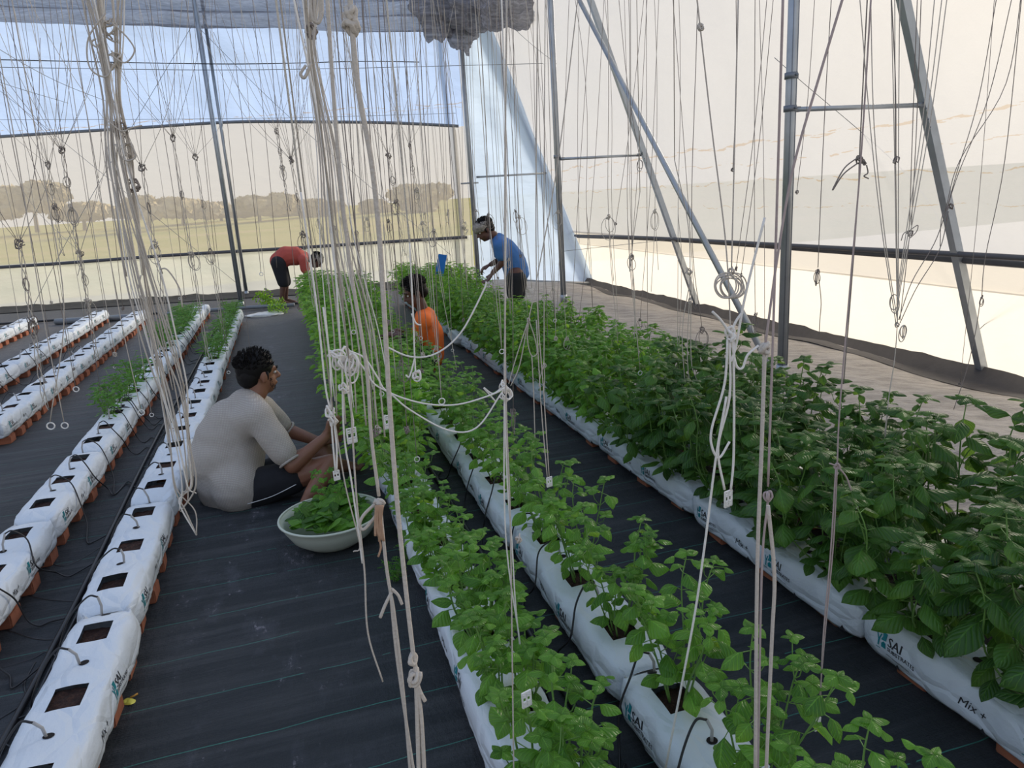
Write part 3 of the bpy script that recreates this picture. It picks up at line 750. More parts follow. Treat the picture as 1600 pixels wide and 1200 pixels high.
def print_meshes(seed):
    black, teal, grey = MB(), MB(), MB()
    def put(mb, T, x0, z0, sd, slant=0.0):
        vs, fs = T; out = []
        for v in vs:
            tx = x0 + v.x + slant * v.y; z = z0 + v.y; y = (0.45 - tx) if sd < 0 else (-0.45 + tx)
            out.append((sd * (bag_side(y, z, sd, seed) * bag_taper(y) + 0.0012), y, z))
        if sd > 0: fs = [f for f in fs]
        mb.add(out, fs)
    for sd in (-1, 1):
        for bx in (0.03, 0.50):
            put(black, bold(*T_SAI, 0.0015), bx + 0.042, 0.062, sd)
            put(black, bold(*T_SUB, 0.0008), bx + 0.042, 0.045, sd)
            put(grey, rect(bx + 0.036, 0.0365, bx + 0.156, 0.0395, 8), 0, 0, sd)
            put(black, T_WEB, bx + 0.036, 0.026, sd)
            put(grey, T_REG, bx + 0.108, 0.075, sd)
            # teal tree emblem: block with white branch shapes left open
            put(teal, ([Vector(p + (0,)) for p in ((0.020, 0.045), (0.036, 0.045), (0.036, 0.063), (0.028, 0.066), (0.020, 0.058))], [(0, 1, 2, 3, 4)]), bx, 0, sd)
            put(teal, ([Vector(p + (0,)) for p in ((0.018, 0.068), (0.036, 0.070), (0.036, 0.092), (0.018, 0.092), (0.023, 0.080))], [(0, 1, 2, 3, 4)]), bx, 0, sd)
            put(teal, ([Vector(p + (0,)) for p in ((0.006, 0.045), (0.011, 0.045), (0.014, 0.066), (0.018, 0.084), (0.014, 0.084), (0.010, 0.070), (0.002, 0.084), (0.0, 0.080), (0.008, 0.064))], [(0, 1, 2, 5, 8), (2, 3, 4, 5), (5, 6, 7, 8)]), bx, 0, sd)
            put(teal, rect(bx + 0.0, 0.036, bx + 0.016, 0.0385, 2), 0, 0, sd)
        # oval stamp
        ov = [Vector((0.27 + 0.022 * math.cos(a * PI / 8), 0.047 + 0.009 * math.sin(a * PI / 8), 0)) for a in range(16)]
        iv = [Vector((0.27 + 0.019 * math.cos(a * PI / 8), 0.048 + 0.006 * math.sin(a * PI / 8), 0)) for a in range(16)]
        put(grey, (ov + iv, [(a, (a + 1) % 16, 16 + (a + 1) % 16, 16 + a) for a in range(16)]), 0, 0, sd)
        put(grey, rect(0.252, 0.036, 0.29, 0.040, 3), 0, 0, sd)
        put(teal if False else black, T_MIX, 0.315, 0.045, sd, 0.25)
        for tx in (0.10, 0.38, 0.66, 0.88):
            put(black, ([Vector((tx, 0.003, 0)), Vector((tx + 0.022, 0.003, 0)), Vector((tx + 0.010, 0.021, 0))], [(0, 1, 2)]), 0, 0, sd)
    return black, teal, grey
def soil_mesh(seed, yc):
    mb = MB(); n = 9
    for j in range(n + 1):
        for i in range(n + 1):
            x = -0.047 + 0.094 * i / n; y = yc - 0.056 + 0.112 * j / n
            mb.v.append((x, y, BH - 0.016 + 0.006 * noise.noise(Vector((x * 60, y * 60, seed)))))
    for j in range(n):
        for i in range(n): mb.f.append((j * (n + 1) + i, j * (n + 1) + i + 1, (j + 1) * (n + 1) + i + 1, (j + 1) * (n + 1) + i))
    return mb
def make_bag(seed):
    t = empty('grow_bag')
    bag_film_mesh(seed).build('bag_film', M['bag'], t)
    bl, te, gr = print_meshes(seed)
    bl.build('printed_lettering', M['ink_black'], t, False); te.build('printed_emblem', M['ink_teal'], t, False); gr.build('small_print', M['ink_grey'], t, False)
    for oc in OPEN: soil_mesh(seed, oc).build('soil', M['soil'], t)
    for k, dy in enumerate(DRIP):
        mb = MB(); x = 0.006 * math.sin(seed * 3 + k); z = bag_top(x, dy, seed) + 0.0012
        vs = [(x, dy, z)]
        for a in range(14):
            an = a * PI / 7; xx = x + 0.014 * math.cos(an); yy = dy + 0.013 * math.sin(an); vs.append((xx, yy, bag_top(xx, yy, seed) + 0.0012))
        mb.add(vs, [(0, 1 + a, 1 + (a + 1) % 14) for a in range(14)]); mb.build('drip_hole', M['hole'], t, False)
    mb = MB()   # blue square printed on top
    y0 = OPEN[1] + OPH + 0.012; vs = [(xx, yy, bag_top(xx, yy, seed) + 0.001) for xx, yy in ((-0.012, y0), (0.014, y0), (0.014, y0 + 0.022), (-0.012, y0 + 0.022))]
    mb.add(vs, [(0, 1, 2, 3)]); mb.build('printed_square', M['ink_teal'], t, False)
    mb = MB()   # black lining showing in the end fold
    vs = []
    for i in range(13):
        u = -1 + i / 6; xx = 0.056 * u; yy = BL - 0.012; z = bag_top(xx, yy, seed)
        vs += [(xx, yy, z + 0.0015), (xx, yy - 0.013 * (1 - u * u) - 0.001, bag_top(xx, yy - 0.013 * (1 - u * u), seed) + 0.002)]
    mb.add(vs, [(2 * i, 2 * i + 2, 2 * i + 3, 2 * i + 1) for i in range(12)]); mb.build('black_lining', M['hole'], t, False)
    return t
BAGP = [make_bag(s * 3.7 + 1) for s in range(4)]
BRICKP = None
def make_brick():
    mb = MB(); bm = bmesh.new(); bmesh.ops.create_cube(bm, size=1)
    for v in bm.verts: v.co = Vector((v.co.x * 0.19, v.co.y * 0.105, v.co.z * 0.062 + 0.031))
    bmesh.ops.bevel(bm, geom=list(bm.edges), offset=0.005, segments=2, affect='EDGES')
    bmesh.ops.subdivide_edges(bm, edges=list(bm.edges), cuts=1, use_grid_fill=True)
    for v in bm.verts:
        v.co += Vector((1, 1, 1)) * 0.0025 * noise.noise(v.co * 30)
    me = bpy.data.meshes.new('brick'); bm.to_mesh(me); bm.free(); me.materials.append(M['brick'])
    o = bpy.data.objects.new('brick', me); C.objects.link(o); return o
BRICKP = make_brick()
ROWDESC = dict(L5='leftmost row', L4='second row from left', L3='third row from left', L2='fourth row from left',
               L1='row left of aisle', M1='row right of aisle', M2='third row from right', R1='second row from right', R2='rightmost row')
ORD = ['nearest', 'second', 'third', 'fourth', 'fifth', 'sixth', 'seventh', 'eighth', 'ninth', 'tenth', 'eleventh', 'twelfth', 'thirteenth']
ROWS = dict(L5=(10.0, 12.0), L4=(6.0, 11.8), L3=(5.55, 11.3), L2=(1.55, 11.45), L1=(0.55, 10.9), M1=(0.42, 10.8), M2=(0.62, 10.8), R1=(0.62, 11.0), R2=(0.55, 10.6))
BAGZ = 0.058
BAGS = {}
bi = 0
for rn, (ya, yb) in ROWS.items():
    X = ROWX[rn]; k = 0; y = ya; lst = []
    offy = {'L4': -0.35, 'L5': 0.0, 'L3': 0.05}.get(rn, 0)
    while y + 0.9 < yb + 0.35:
        yc = y + 0.5 + 0.0; 
        if any(inview((X, yc + d, 0.12), 20, 20) for d in (-0.5, -0.2, 0, 0.2, 0.5)):
            first = bi < 4
            t = BAGP[bi] if first else copy_tree(BAGP[bi % 4])
            jx = random.uniform(-0.008, 0.008) if k or rn[0] == 'L' else 0
            bz = BAGZ if rn[0] == 'L' else 0.037; t.location = (X + jx, yc, bz); t.rotation_euler = (random.uniform(-.004, .004), 0, random.uniform(-0.012, 0.012) + (PI if (bi % 3 == 1 and rn not in ('R1', 'L1', 'M2')) else 0))
            nm = ORD[len(lst)]
            tag(t, 'white printed grow bag, %s from the front, %s' % (nm, ROWDESC[rn]), 'grow bag', 'grow bags laid end to end in rows')
            if yc > 6.5:
                for ch in list(t.children):
                    if ch.name.startswith(('small_print', 'printed_square')): bpy.data.objects.remove(ch)
            lst.append((t, yc)); bi += 1
            nb = {'L3': 5, 'L5': 4, 'L2': 4, 'L1': 4, 'L4': 3}.get(rn, 3)
            for q in range(nb):
                b = BRICKP if bi == 1 and q == 0 else copy_tree(BRICKP)
                yq = yc - 0.5 + (q + 0.5) / nb + random.uniform(-.02, .02)
                b.location = (X + random.uniform(-.008, .012), yq, 0.0); b.rotation_euler = (0, 0, random.uniform(-.06, .06))
                b.scale = ({'L3': 1.08, 'L5': 1.08, 'L2': 1.0, 'L4': 1.0, 'L1': 0.86}.get(rn, 0.76), 1, 0.93 if rn[0] == 'L' else 0.59)
                tag(b, 'red clay brick, %s of those under the %s bag, %s' % (ORD[q], nm, ROWDESC[rn]), 'brick', 'clay bricks carrying the grow bags')
        k += 1; y += 1.0
    BAGS[rn] = lst

# ------------------------------------------------------------------ drip irrigation
def pipe_floor(pts, r, label, name='irrigation_pipe', m_=None):
    mb = MB(); mb.tube(spline(pts, 8), r, 8); o = mb.build(name, m_ or M['tube']); recenter(o); tag(o, label, 'pipe', 'irrigation pipes'); return o
pipe_floor([(-0.965, 1.5, 0.012), (-0.955, 3, 0.012), (-0.98, 5, 0.012), (-0.97, 8, 0.012), (-0.99, 11.4, 0.012)], 0.0105, 'black irrigation pipe on the floor between the two bag rows nearest the aisle')
pipe_floor([(-0.925, 1.5, 0.008), (-0.93, 3, 0.008), (-0.925, 5, 0.008), (-0.935, 8, 0.008)], 0.006, 'thin black pipe lying alongside the thicker floor pipe left of the aisle')
pipe_floor([(-2.36, 5.5, 0.012), (-2.35, 8, 0.012), (-2.37, 11.5, 0.012)], 0.011, 'black irrigation pipe on the floor between the second and third bag rows')
pipe_floor([(0.63, 0.9, 0.012), (0.62, 3, 0.012), (0.62, 6, 0.012), (0.63, 10.5, 0.012)], 0.011, 'black irrigation pipe on the floor between the two central basil rows')
pipe_floor([(-3.35, 12.25, 0.045), (-2.9, 12.1, 0.045), (-2.3, 11.95, 0.045)], 0.045, 'fat grey supply pipe on the floor beyond the leftmost rows', m_=M['pvc'])
pipe_floor([(-4.6, 12.9, 0.03), (-3.5, 12.6, 0.03), (-2, 12.2, 0.03), (0.2, 11.7, 0.03)], 0.018, 'long thin grey pipe on the floor in front of the far wall')
pipe_floor([(-1.9, 11.9, 0.045), (-0.9, 11.75, 0.045), (0.05, 11.45, 0.045)], 0.028, 'grey pipe on the floor at the far end of the wide aisle', m_=M['pvc'])
rnd = random.Random(3)
ncount = 0
def drip(rn, yc, dy, pipe_x, seed, nm, which):
    X = ROWX[rn]; sd = 1 if pipe_x > X else -1
    t = empty('drip_line', (X, yc + dy, (BAGZ if rn[0] == 'L' else 0.037) + BH)); r_ = random.Random(seed)
    mb = MB(); lean = r_.uniform(-.012, .012)
    top = Vector((0.01 * sd + lean, r_.uniform(-.01, .02), 0.062 + r_.uniform(-.008, .01)))
    mb.tube([(0, 0, -0.012), (lean * .5, 0, 0.03), tuple(top)], 0.0042, 7); mb.build('stake', M['stake'], t)
    ex = (pipe_x - X); ey = r_.uniform(-.28, .12)
    pts = [top, top + Vector((sd * 0.03, 0, 0.006)), Vector((sd * 0.085, r_.uniform(-.05, .02), 0.022)), Vector((sd * 0.125, r_.uniform(-.07, 0), -0.06)),
           Vector((sd * 0.15, ey * .4, -0.15)), Vector((sd * 0.19 , ey * .8 - r_.uniform(0, .12), -0.172 if rn[0] == 'L' else -0.151)), Vector((ex * 0.8, ey - r_.uniform(-.1, .12), -0.173 if rn[0] == 'L' else -0.152)), Vector((ex, ey, -0.165))]
    mb = MB(); mb.tube(spline(pts, 7), 0.0032, 6); mb.build('tube', M['tube'], t)
    tag(t, '%s black drip tube on the %s bag, %s' % (which, nm, ROWDESC[rn]), 'drip tube', 'drip tubes')
for rn, px_, sidey in (('L1', -0.965, 8.6), ('L2', -0.965, 9.5), ('L3', -2.36, 9), ('L4', -2.36, 9), ('M2', 0.63, 4.0), ('M1', 0.63, 2.8)):
    for k, (t, yc) in enumerate(BAGS[rn]):
        if yc > sidey: continue
        flip = -1 if abs(t.rotation_euler.z) > 1 else 1
        for q, (dy, which) in enumerate(((DRIP[0], 'near'), (DRIP[1], 'middle'), (DRIP[2], 'far'))):
            if rn in ('L3', 'L4', 'M1') and q == 2: continue
            drip(rn, yc, dy * flip, px_, int(yc * 100) + q + ord(rn[1]) * 7 + ord(rn[0]), ORD[k], which)
def floortube(pts, label):
    mb = MB(); mb.tube(spline(pts, 8), 0.0036, 6); o = mb.build('loose_tube', M['tube']); recenter(o); tag(o, label, 'tube', 'loose black tubes on the floor'); return o
floortube([G(-20, 905), G(60, 935), G(150, 945), G(140, 985), G(70, 1000), G(10, 985)], 'loose black tube curling from the left edge towards the floor pipe')
floortube([G(0, 1045), G(50, 1030), G(75, 1020), G(80, 1060), G(50, 1090), G(38, 1070), G(55, 1035)], 'black tube loop on the floor at lower left')
floortube([G(-10, 1130), G(40, 1095), G(70, 1045), G(95, 1000), G(125, 935)], 'black tube running up beside the nearest stretch of the floor pipe')
floortube([G(60, 870), G(100, 885), G(150, 860), G(175, 840)], 'black tube end crossing to the floor pipe left of the wide aisle')

# ------------------------------------------------------------------ basil plants
def add_leaf(mb, org, d, L, Wd, droop, fold, rnd_, n=6):
    """leaf blade starting at org, heading along d, curling down"""
    d = d.normalized(); side = d.cross(Vector((0, 0, 1)))
    if side.length < 0.1: side = Vector((1, 0, 0))
    side.normalize(); roll = rnd_.uniform(-.35, .35)
    side = Quaternion(d, roll) @ side
    upv = side.cross(d).normalized()
    b = len(mb.v); p = Vector(org); cur = d.copy()
    m_ = 4
    for i in range(n + 1):
        u = i / n
        w = Wd * 0.5 * (math.sin(PI * min(1, u ** 0.72)) ** 0.72 if 0 < u < 1 else 0.0) + 0.0006
        up_i = side.cross(cur).normalized()
        for j in range(m_ + 1):
            v = -1 + 2 * j / m_
            off = side * (v * w) - up_i * (fold * w * v * v) + up_i * (0.05 * Wd * math.sin(u * 9 + abs(v) * 3) * (1 - abs(v)))
            mb.v.append(tuple(p + off)); mb.uv.append((0.5 + v * 0.5, u))
        cur = (Quaternion(side, -droop / n) @ cur).normalized(); p = p + cur * (L / n)
    for i in range(n):
        for j in range(m_):
            a = b + i * (m_ + 1) + j; mb.f.append((a, a + 1, a + m_ + 2, a + m_ + 1))
def plant_meshes(seed, h, nst, spread, L0, ratio=0.66, step=0.036, side_br=0.4, bare=0.15, droop=1.1, low=0.35):
    r_ = random.Random(seed); fo_, st = MB(), MB(); fo_.uv = []
    for s in range(nst):
        a = 2 * PI * s / nst + r_.uniform(-.6, .6); sp_ = spread * r_.uniform(.35, 1.0); hh = h * r_.uniform(.72, 1.05)
        bx, by = 0.022 * math.cos(a), 0.022 * math.sin(a)
        pts = [Vector((bx, by, -0.01)), Vector((bx + sp_ * low * math.cos(a), by + sp_ * low * math.sin(a), hh * .34)), Vector((bx + sp_ * .8 * math.cos(a + .2), by + sp_ * .8 * math.sin(a + .2), hh * .75)), Vector((bx + sp_ * math.cos(a + .1), by + sp_ * math.sin(a + .1), hh))]
        sl = spline(pts, 5); st.tube(sl, 0.0030, 5, True, 0.0016)
        tot = hh; nn = max(3, int(hh * (1 - bare) / step)); ang = r_.uniform(0, PI)
        for q in range(nn):
            u = bare + (1 - bare) * (q + 0.5) / nn; f = u * (len(sl) - 1); i0 = min(int(f), len(sl) - 2); p = sl[i0].lerp(sl[i0 + 1], f - i0)
            size = L0 * (0.55 + 0.6 * math.sin(PI * min(1, (u * 0.95)) ** 1.0)) * r_.uniform(.75, 1.2)
            if u > 0.85: size *= 0.72
            ang += PI / 2 + r_.uniform(-.3, .3)
            for z_ in (0, PI):
                aa = ang + z_ + r_.uniform(-.2, .2); el = r_.uniform(-0.15, 0.65)
                d = Vector((math.cos(aa) * math.cos(el), math.sin(aa) * math.cos(el), math.sin(el)))
                pl = r_.uniform(.012, .035); e_ = p + d * pl
                st.tube([p, e_], 0.0011, 4, False)
                add_leaf(fo_, e_, d, size, size * ratio * r_.uniform(.88, 1.1), droop * r_.uniform(.7, 1.6), r_.uniform(.35, .9), r_)
                if r_.random() < side_br and u < 0.9:
                    # side shoot with small leaves
                    sl2 = [p, p + d * 0.03 + Vector((0, 0, .02)), p + d * 0.045 + Vector((0, 0, .055))]
                    st.tube(sl2, 0.0013, 4, False)
                    for w_ in range(4):
                        a2 = aa + w_ * PI / 2; d2 = Vector((math.cos(a2) * .8, math.sin(a2) * .8, .5))
                        add_leaf(fo_, sl2[-1], d2, size * .5, size * .5 * ratio, 1.0, .35, r_)
        # terminal rosette
        for w_ in range(5):
            a2 = ang + w_ * 2 * PI / 5 * 1.3; el = .35 + .25 * (w_ > 2)
            d2 = Vector((math.cos(a2) * math.cos(el), math.sin(a2) * math.cos(el), math.sin(el)))
            add_leaf(fo_, sl[-1], d2, L0 * (.62 if w_ < 3 else .4), L0 * .42 * (1 if w_ < 3 else .6), .9, .4, r_)
    return fo_, st
PROTO = {}
def protos(key, cnt, mleaf, **kw):
    L = []
    for i in range(cnt):
        t = empty('basil_plant' if key != 'seed' else 'basil_seedling')
        kk = dict(kw); 
        fo_, st = plant_meshes(hash_(key) + i * 13, **kk)
        st.build('stems', M['stem'], t); fo_.build('leaves', mleaf, t); t['used'] = 0; L.append(t)
    PROTO[key] = L
def hash_(s): return sum((i + 1) * ord(c) for i, c in enumerate(s))
protos('near', 6, M['leaf_light'], h=0.27, nst=9, spread=0.085, low=0.6, L0=0.052, ratio=0.72, step=0.040, side_br=0.22, bare=0.08)
protos('tall', 5, M['leaf_light'], h=0.36, nst=6, spread=0.15, L0=0.060, ratio=0.70, step=0.047, side_br=0.22)
protos('right', 6, M['leaf_dark'], h=0.46, nst=11, spread=0.25, low=0.62, L0=0.090, ratio=0.62, step=0.056, side_br=0.10, bare=0.08)
protos('far', 4, M['leaf_far'], h=0.43, nst=12, spread=0.21, low=0.75, L0=0.058, ratio=0.56, step=0.042, side_br=0.35, bare=0.04)
protos('middle', 5, M['leaf_mid'], h=0.45, nst=12, spread=0.25, low=0.7, L0=0.070, ratio=0.60, step=0.048, side_br=0.2, bare=0.06)
protos('seed', 3, M['leaf_seed'], h=0.17, nst=9, spread=0.08, L0=0.040, ratio=0.36, step=0.030, side_br=0.2, bare=0.05, droop=0.7)
def plant(key, x, y, z, rz, sc, label, group):
    L = PROTO[key]; fresh = [t for t in L if not t['used']]
    if fresh: t = fresh[0]
    else: t = copy_tree(random.choice(L))
    t['used'] = 1
    t.location = (x, y, z); t.rotation_euler = (random.uniform(-.05, .05), random.uniform(-.05, .05), rz); t.scale = sc if isinstance(sc, tuple) else (sc, sc, sc)
    tag(t, label, 'plant', group); return t
POS = {0: 'near opening', 1: 'middle opening', 2: 'far opening'}
for rn in ('M1', 'M2', 'R1', 'R2'):
    X = ROWX[rn]
    for k, (t, yc) in enumerate(BAGS[rn]):
        flip = -1 if abs(t.rotation_euler.z) > 1 else 1
        ops = sorted(o_ * flip for o_ in OPEN)
        for q, dy in enumerate(ops):
            y = yc + dy; r = random.Random(int(y * 1000) + hash_(rn)); n2 = 1; rz = r.uniform(0, 6.28)
            if rn == 'M1':
                if y < 1.0: key, sc = 'near', 1.15
                elif y < 2.8: q_ = r.uniform(.95, 1.12); key, sc = 'near', (q_, q_ * 1.2, q_)
                elif y < 3.3: key, sc = 'tall', r.uniform(.9, 1.05)
                else:
                    key = 'far'; q_ = r.uniform(1.0, 1.15); sc = (q_ * 1.25, q_ * 1.1, q_ * (1.0 if y > 5.5 else .92))
            elif rn == 'M2':
                if y < 4.3: key, sc = 'tall', r.uniform(.9, 1.06)
                elif y < 5.6: key, sc = 'tall', r.uniform(.85, .95)
                elif y < 7.3: key, sc = 'far', r.uniform(.62, .72)
                else: key, sc = 'far', r.uniform(.9, 1.05)
            elif rn == 'R1':
                key, sc = ('right', r.uniform(1.0, 1.15)) if y < 3.3 else (('middle', r.uniform(.95, 1.1)) if y < 7.5 else ('far', r.uniform(1.0, 1.15)))
            else:
                key, sc = ('right', r.uniform(1.0, 1.15)) if y < 3.6 else ('middle', r.uniform(.9, 1.05)) if y < 6.3 else ('far', (1.1, 1.1, r.uniform(.66, .78)) if y < 8.2 else r.uniform(.95, 1.1))
            if key == 'far' and y > 7: pass
            if not inview((X, y, 0.5), 150, 300) and not inview((X, y, 0.3), 150, 200): continue
            desc = {'near': 'short bright basil clump', 'tall': 'tall open basil plant', 'right': 'big-leaved dark basil bush', 'far': 'dense narrow-leaved basil bush', 'middle': 'full bright basil bush'}[key]
            plant(key, X + r.uniform(-.01, .01) - (0.03 if rn in ('R1', 'M1') and y > 2.5 else 0), y, 0.037 + BH - 0.012, rz, sc,
                  '%s, %s, %s bag, %s' % (desc, POS[q], ORD[k], ROWDESC[rn]), 'basil plants %s' % ROWDESC[rn])
for rn, spans in (('L1', ((7.0, 10.9),)), ('L2', ((5.3, 6.6), (7.9, 10.6)))):
    X = ROWX[rn]
    for k, (t, yc) in enumerate(BAGS[rn]):
        flip = -1 if abs(t.rotation_euler.z) > 1 else 1
        for q, dy in enumerate(sorted(o_ * flip for o_ in OPEN)):
            y = yc + dy
            if not any(a <= y <= b for a, b in spans): continue
            r = random.Random(int(y * 100)); sc = r.uniform(.9, 1.15) if rn == 'L1' else r.uniform(1.0, 1.4)
            plant('seed', X - (0.03 if rn == 'L2' else 0), y, BAGZ + BH - 0.012, r.uniform(0, 6), (sc, sc * 1.5, sc),
                  'small feathery green seedling, %s, %s bag, %s' % (POS[q], ORD[k], ROWDESC[rn]), 'seedlings %s' % ROWDESC[rn])
for (px, py, lab) in ((625, 905, 'tiny self-sown basil seedling on black floor beside the nearest bags past the bowl'), (648, 872, 'tiny basil seedling on black floor right of the bowl')):
    g = G(px, py); plant('seed', g.x - .02, g.y, 0.0, 1.0, 0.5, lab, 'self-sown seedlings')

# ------------------------------------------------------------------ people
def clothes(name, elems, m_, vox, parent, sm=5):
    mb = MB()
    for e_ in elems:
        if e_[0] == 'c': mb.capsule(e_[1], e_[2], e_[3], e_[4])
        else: mb.ball(e_[1], e_[2], e_[3] if len(e_) > 3 else None, 16, 12)
    return remesh(mb, name, m_, vox, parent, sm)
def basis(f, u):
    f = Vector(f).normalized(); u = Vector(u); r = f.cross(u).normalized(); u = r.cross(f).normalized()
    m_ = Matrix((r, f, u)).transposed(); return m_       # local x=right, y=front, z=up
def head_elems(c, B, s=1.0):
    c = Vector(c); q = lambda x, y, z: c + B @ (Vector((x, y, z)) * s)
    E_ = [('e', q(0, -0.012, 0.025), (0.074 * s, 0.092 * s, 0.088 * s), B), ('e', q(0, 0.022, -0.045), (0.056 * s, 0.066 * s, 0.070 * s), B),
          ('e', q(0, 0.055, -0.088), (0.026 * s, 0.022 * s, 0.020 * s), B),
          ('c', q(0, 0.084, 0.010), q(0, 0.107, -0.022), 0.009 * s, 0.014 * s), ('c', q(-0.011, 0.098, -0.028), q(0.011, 0.098, -0.028), 0.008 * s, 0.008 * s),
          ('c', q(-0.03, 0.075, 0.020), q(0.03, 0.075, 0.020), 0.013 * s, 0.013 * s),
          ('e', q(-0.077, -0.004, -0.012), (0.008 * s, 0.019 * s, 0.031 * s), B), ('e', q(0.077, -0.004, -0.012), (0.008 * s, 0.019 * s, 0.031 * s), B),
          ('c', q(-0.018, 0.082, -0.055), q(0.018, 0.082, -0.055), 0.011 * s, 0.011 * s)]
    return E_
def head_parts(c, B, parent, s=1.0, seed=1, beard=False, length=0.022, sweep=(0, 0.3, 1.0)):
    c = Vector(c); q = lambda x, y, z: c + B @ (Vector((x, y, z)) * s)
    for sx in (-1, 1):
        mb = MB(); mb.ball(q(sx * 0.030, 0.0735, 0.003), 0.0088 * s, None, 10, 8); eye = mb.build('eye', M['eye'], parent)
        mb = MB(); mb.ball(q(sx * 0.030, 0.0792, 0.003), 0.0042 * s, None, 8, 6); mb.build('iris', M['iris'], eye)
        mb = MB(); mb.tube([q(sx * 0.012, 0.090, 0.027), q(sx * 0.03, 0.090, 0.033), q(sx * 0.048, 0.078, 0.026)], 0.0038 * s, 6); mb.build('eyebrow', M['hair'], parent)
    mb = MB(); mb.tube([q(-0.020, 0.083, -0.056), q(0, 0.090, -0.055), q(0.020, 0.083, -0.056)], 0.0042 * s, 6); mb.build('mouth', M['lip'], parent)
    mb = MB(); rr = random.Random(seed)
    mb.ball(q(0, -0.024, 0.038), (0.083 * s, 0.098 * s, 0.087 * s), B, 20, 14, 0.10, seed)
    mb.ball(q(0, -0.055, -0.005), (0.071 * s, 0.060 * s, 0.070 * s), B, 16, 12, 0.1, seed + 3)
    mb.capsule(q(-0.074, 0.012, 0.01), q(-0.073, 0.014, -0.02), 0.010 * s, 0.006 * s, 8); mb.capsule(q(0.074, 0.012, 0.01), q(0.073, 0.014, -0.02), 0.010 * s, 0.006 * s, 8)
    base = len(mb.v)
    for k in range(520):
        d = Vector((rr.gauss(0, 1), rr.gauss(-0.25, 1), abs(rr.gauss(0.35, .9)))).normalized()
        if d.y > 0.75 and d.z < 0.5: continue
        p = q(d.x * 0.082, -0.024 + d.y * 0.097, 0.038 + d.z * 0.086); n_ = (B @ d)
        fl = (B @ Vector(sweep)) ; e1 = p + (n_ * .55 + fl * .45).normalized() * length * s * rr.uniform(.5, 1.1)
        e2 = e1 + (n_ * .2 + fl * .6 + Vector((rr.uniform(-.4, .4), rr.uniform(-.4, .4), rr.uniform(-.5, .1)))).normalized() * length * .6 * s
        mb.tube([p, e1, e2], [0.0034 * s, 0.0026 * s, 0.0008 * s], 4, False)
    mb.build('hair', M['hair'], parent)
    if beard:
        mb = MB()
        for k in range(260):
            a = rr.uniform(-1.25, 1.25); z = rr.uniform(-0.088, -0.05) if abs(a) < .9 else rr.uniform(-.075, -.02)
            p = q(math.sin(a) * 0.057, 0.018 + math.cos(a) * 0.066 * (1 - 0.2 * abs(a)), z); mb.tube([p, p + B @ Vector((math.sin(a) * .006, math.cos(a) * .003, -.004))], 0.0008, 3, False)
        mb.build('stubble', M['hair'], parent)
def hand_elems(w, d, pn, curl=0.5, s=1.0, thumb=1):
    """wrist, direction of fingers, palm normal"""
    w = Vector(w); d = Vector(d).normalized(); pn = Vector(pn); pn = (pn - pn.dot(d) * d).normalized(); sd = d.cross(pn).normalized()
    E_ = []
    pc = w + d * 0.045 * s
    for k in range(4):
        o_ = (k - 1.5) * 0.019 * s
        E_.append(('c', w + sd * o_ * .6 + d * .01, w + d * 0.082 * s + sd * o_, 0.014 * s, 0.011 * s))
        L = (0.040, 0.045, 0.042, 0.033)[k] * s; p = w + d * 0.085 * s + sd * o_ * 1.05; c_ = curl + 0.08 * k; dd_ = d.copy()
        for j, f in enumerate((1.0, .62, .5)):
            dd_ = (Quaternion(sd, c_ * 0.75) @ dd_) if (d.cross(pn)).dot(sd) > 0 else dd_
            nx_ = p + (dd_ + sd * o_ * 2).normalized() * L * f; E_.append(('c', p, nx_, (0.0088 - .0009 * j) * s, (0.0082 - .0009 * j) * s)); p = nx_
    t0 = w + d * 0.028 * s + sd * 0.022 * s * thumb; t1 = t0 + (d * .75 + sd * thumb * .75 + pn * .25).normalized() * 0.040 * s; t2 = t1 + (d + pn * .5).normalized() * 0.030 * s
    E_ += [('c', t0, t1, 0.013 * s, 0.010 * s), ('c', t1, t2, 0.0095 * s, 0.008 * s)]
    return E_
def foot_elems(a, f, s=1.0):
    a = Vector(a); f = Vector(f).normalized()
    heel = a - f * 0.03 + Vector((0, 0, -0.045)); ball = a + f * 0.13 + Vector((0, 0, -0.055))
    sd = f.cross(Vector((0, 0, 1))).normalized(); E_ = [('c', a, heel, 0.034, 0.034), ('c', heel, ball, 0.034, 0.028), ('c', a, ball, 0.032, 0.024)]
    for k in range(5):
        o_ = (k - 2) * 0.017; E_.append(('c', ball + sd * o_, ball + f * (0.055 - abs(k - 1) * .007) + sd * o_ * 1.1 + Vector((0, 0, -0.008)), 0.012, 0.009))
    return E_

# --- seated man in a cream knit shirt
MAN = empty('person', G(372, 770, 0)); org = MAN.location.copy()
tag(MAN, 'person in cream knit shirt and black shorts sitting on the floor picking leaves', 'person')
def L(px, py, Y): return P(px, py, Y) - org
pel, bel, che, upc = L(362, 752, 3.90), L(352, 712, 3.90), L(366, 668, 3.93), L(385, 636, 3.95)
nk, hd = L(402, 612, 3.97), L(404, 583, 3.99)
hipR, knR, anR = L(393, 765, 3.76), L(517, 727, 3.70), L(490, 800, 3.52)
hipL, knL, anL = L(400, 755, 4.02), L(503, 705, 4.06), L(520, 770, 3.98)
shR, elR, wrR = L(404, 652, 3.76), L(457, 727, 3.66), L(509, 683, 3.74)
shL, elL, wrL = L(410, 640, 4.12), L(448, 672, 4.14), L(498, 690, 4.02)
for a in (anR, anL): a.z = 0.085
HB = basis(Vector((0.88, 0.42, -0.08)), (0.05, 0, 1))
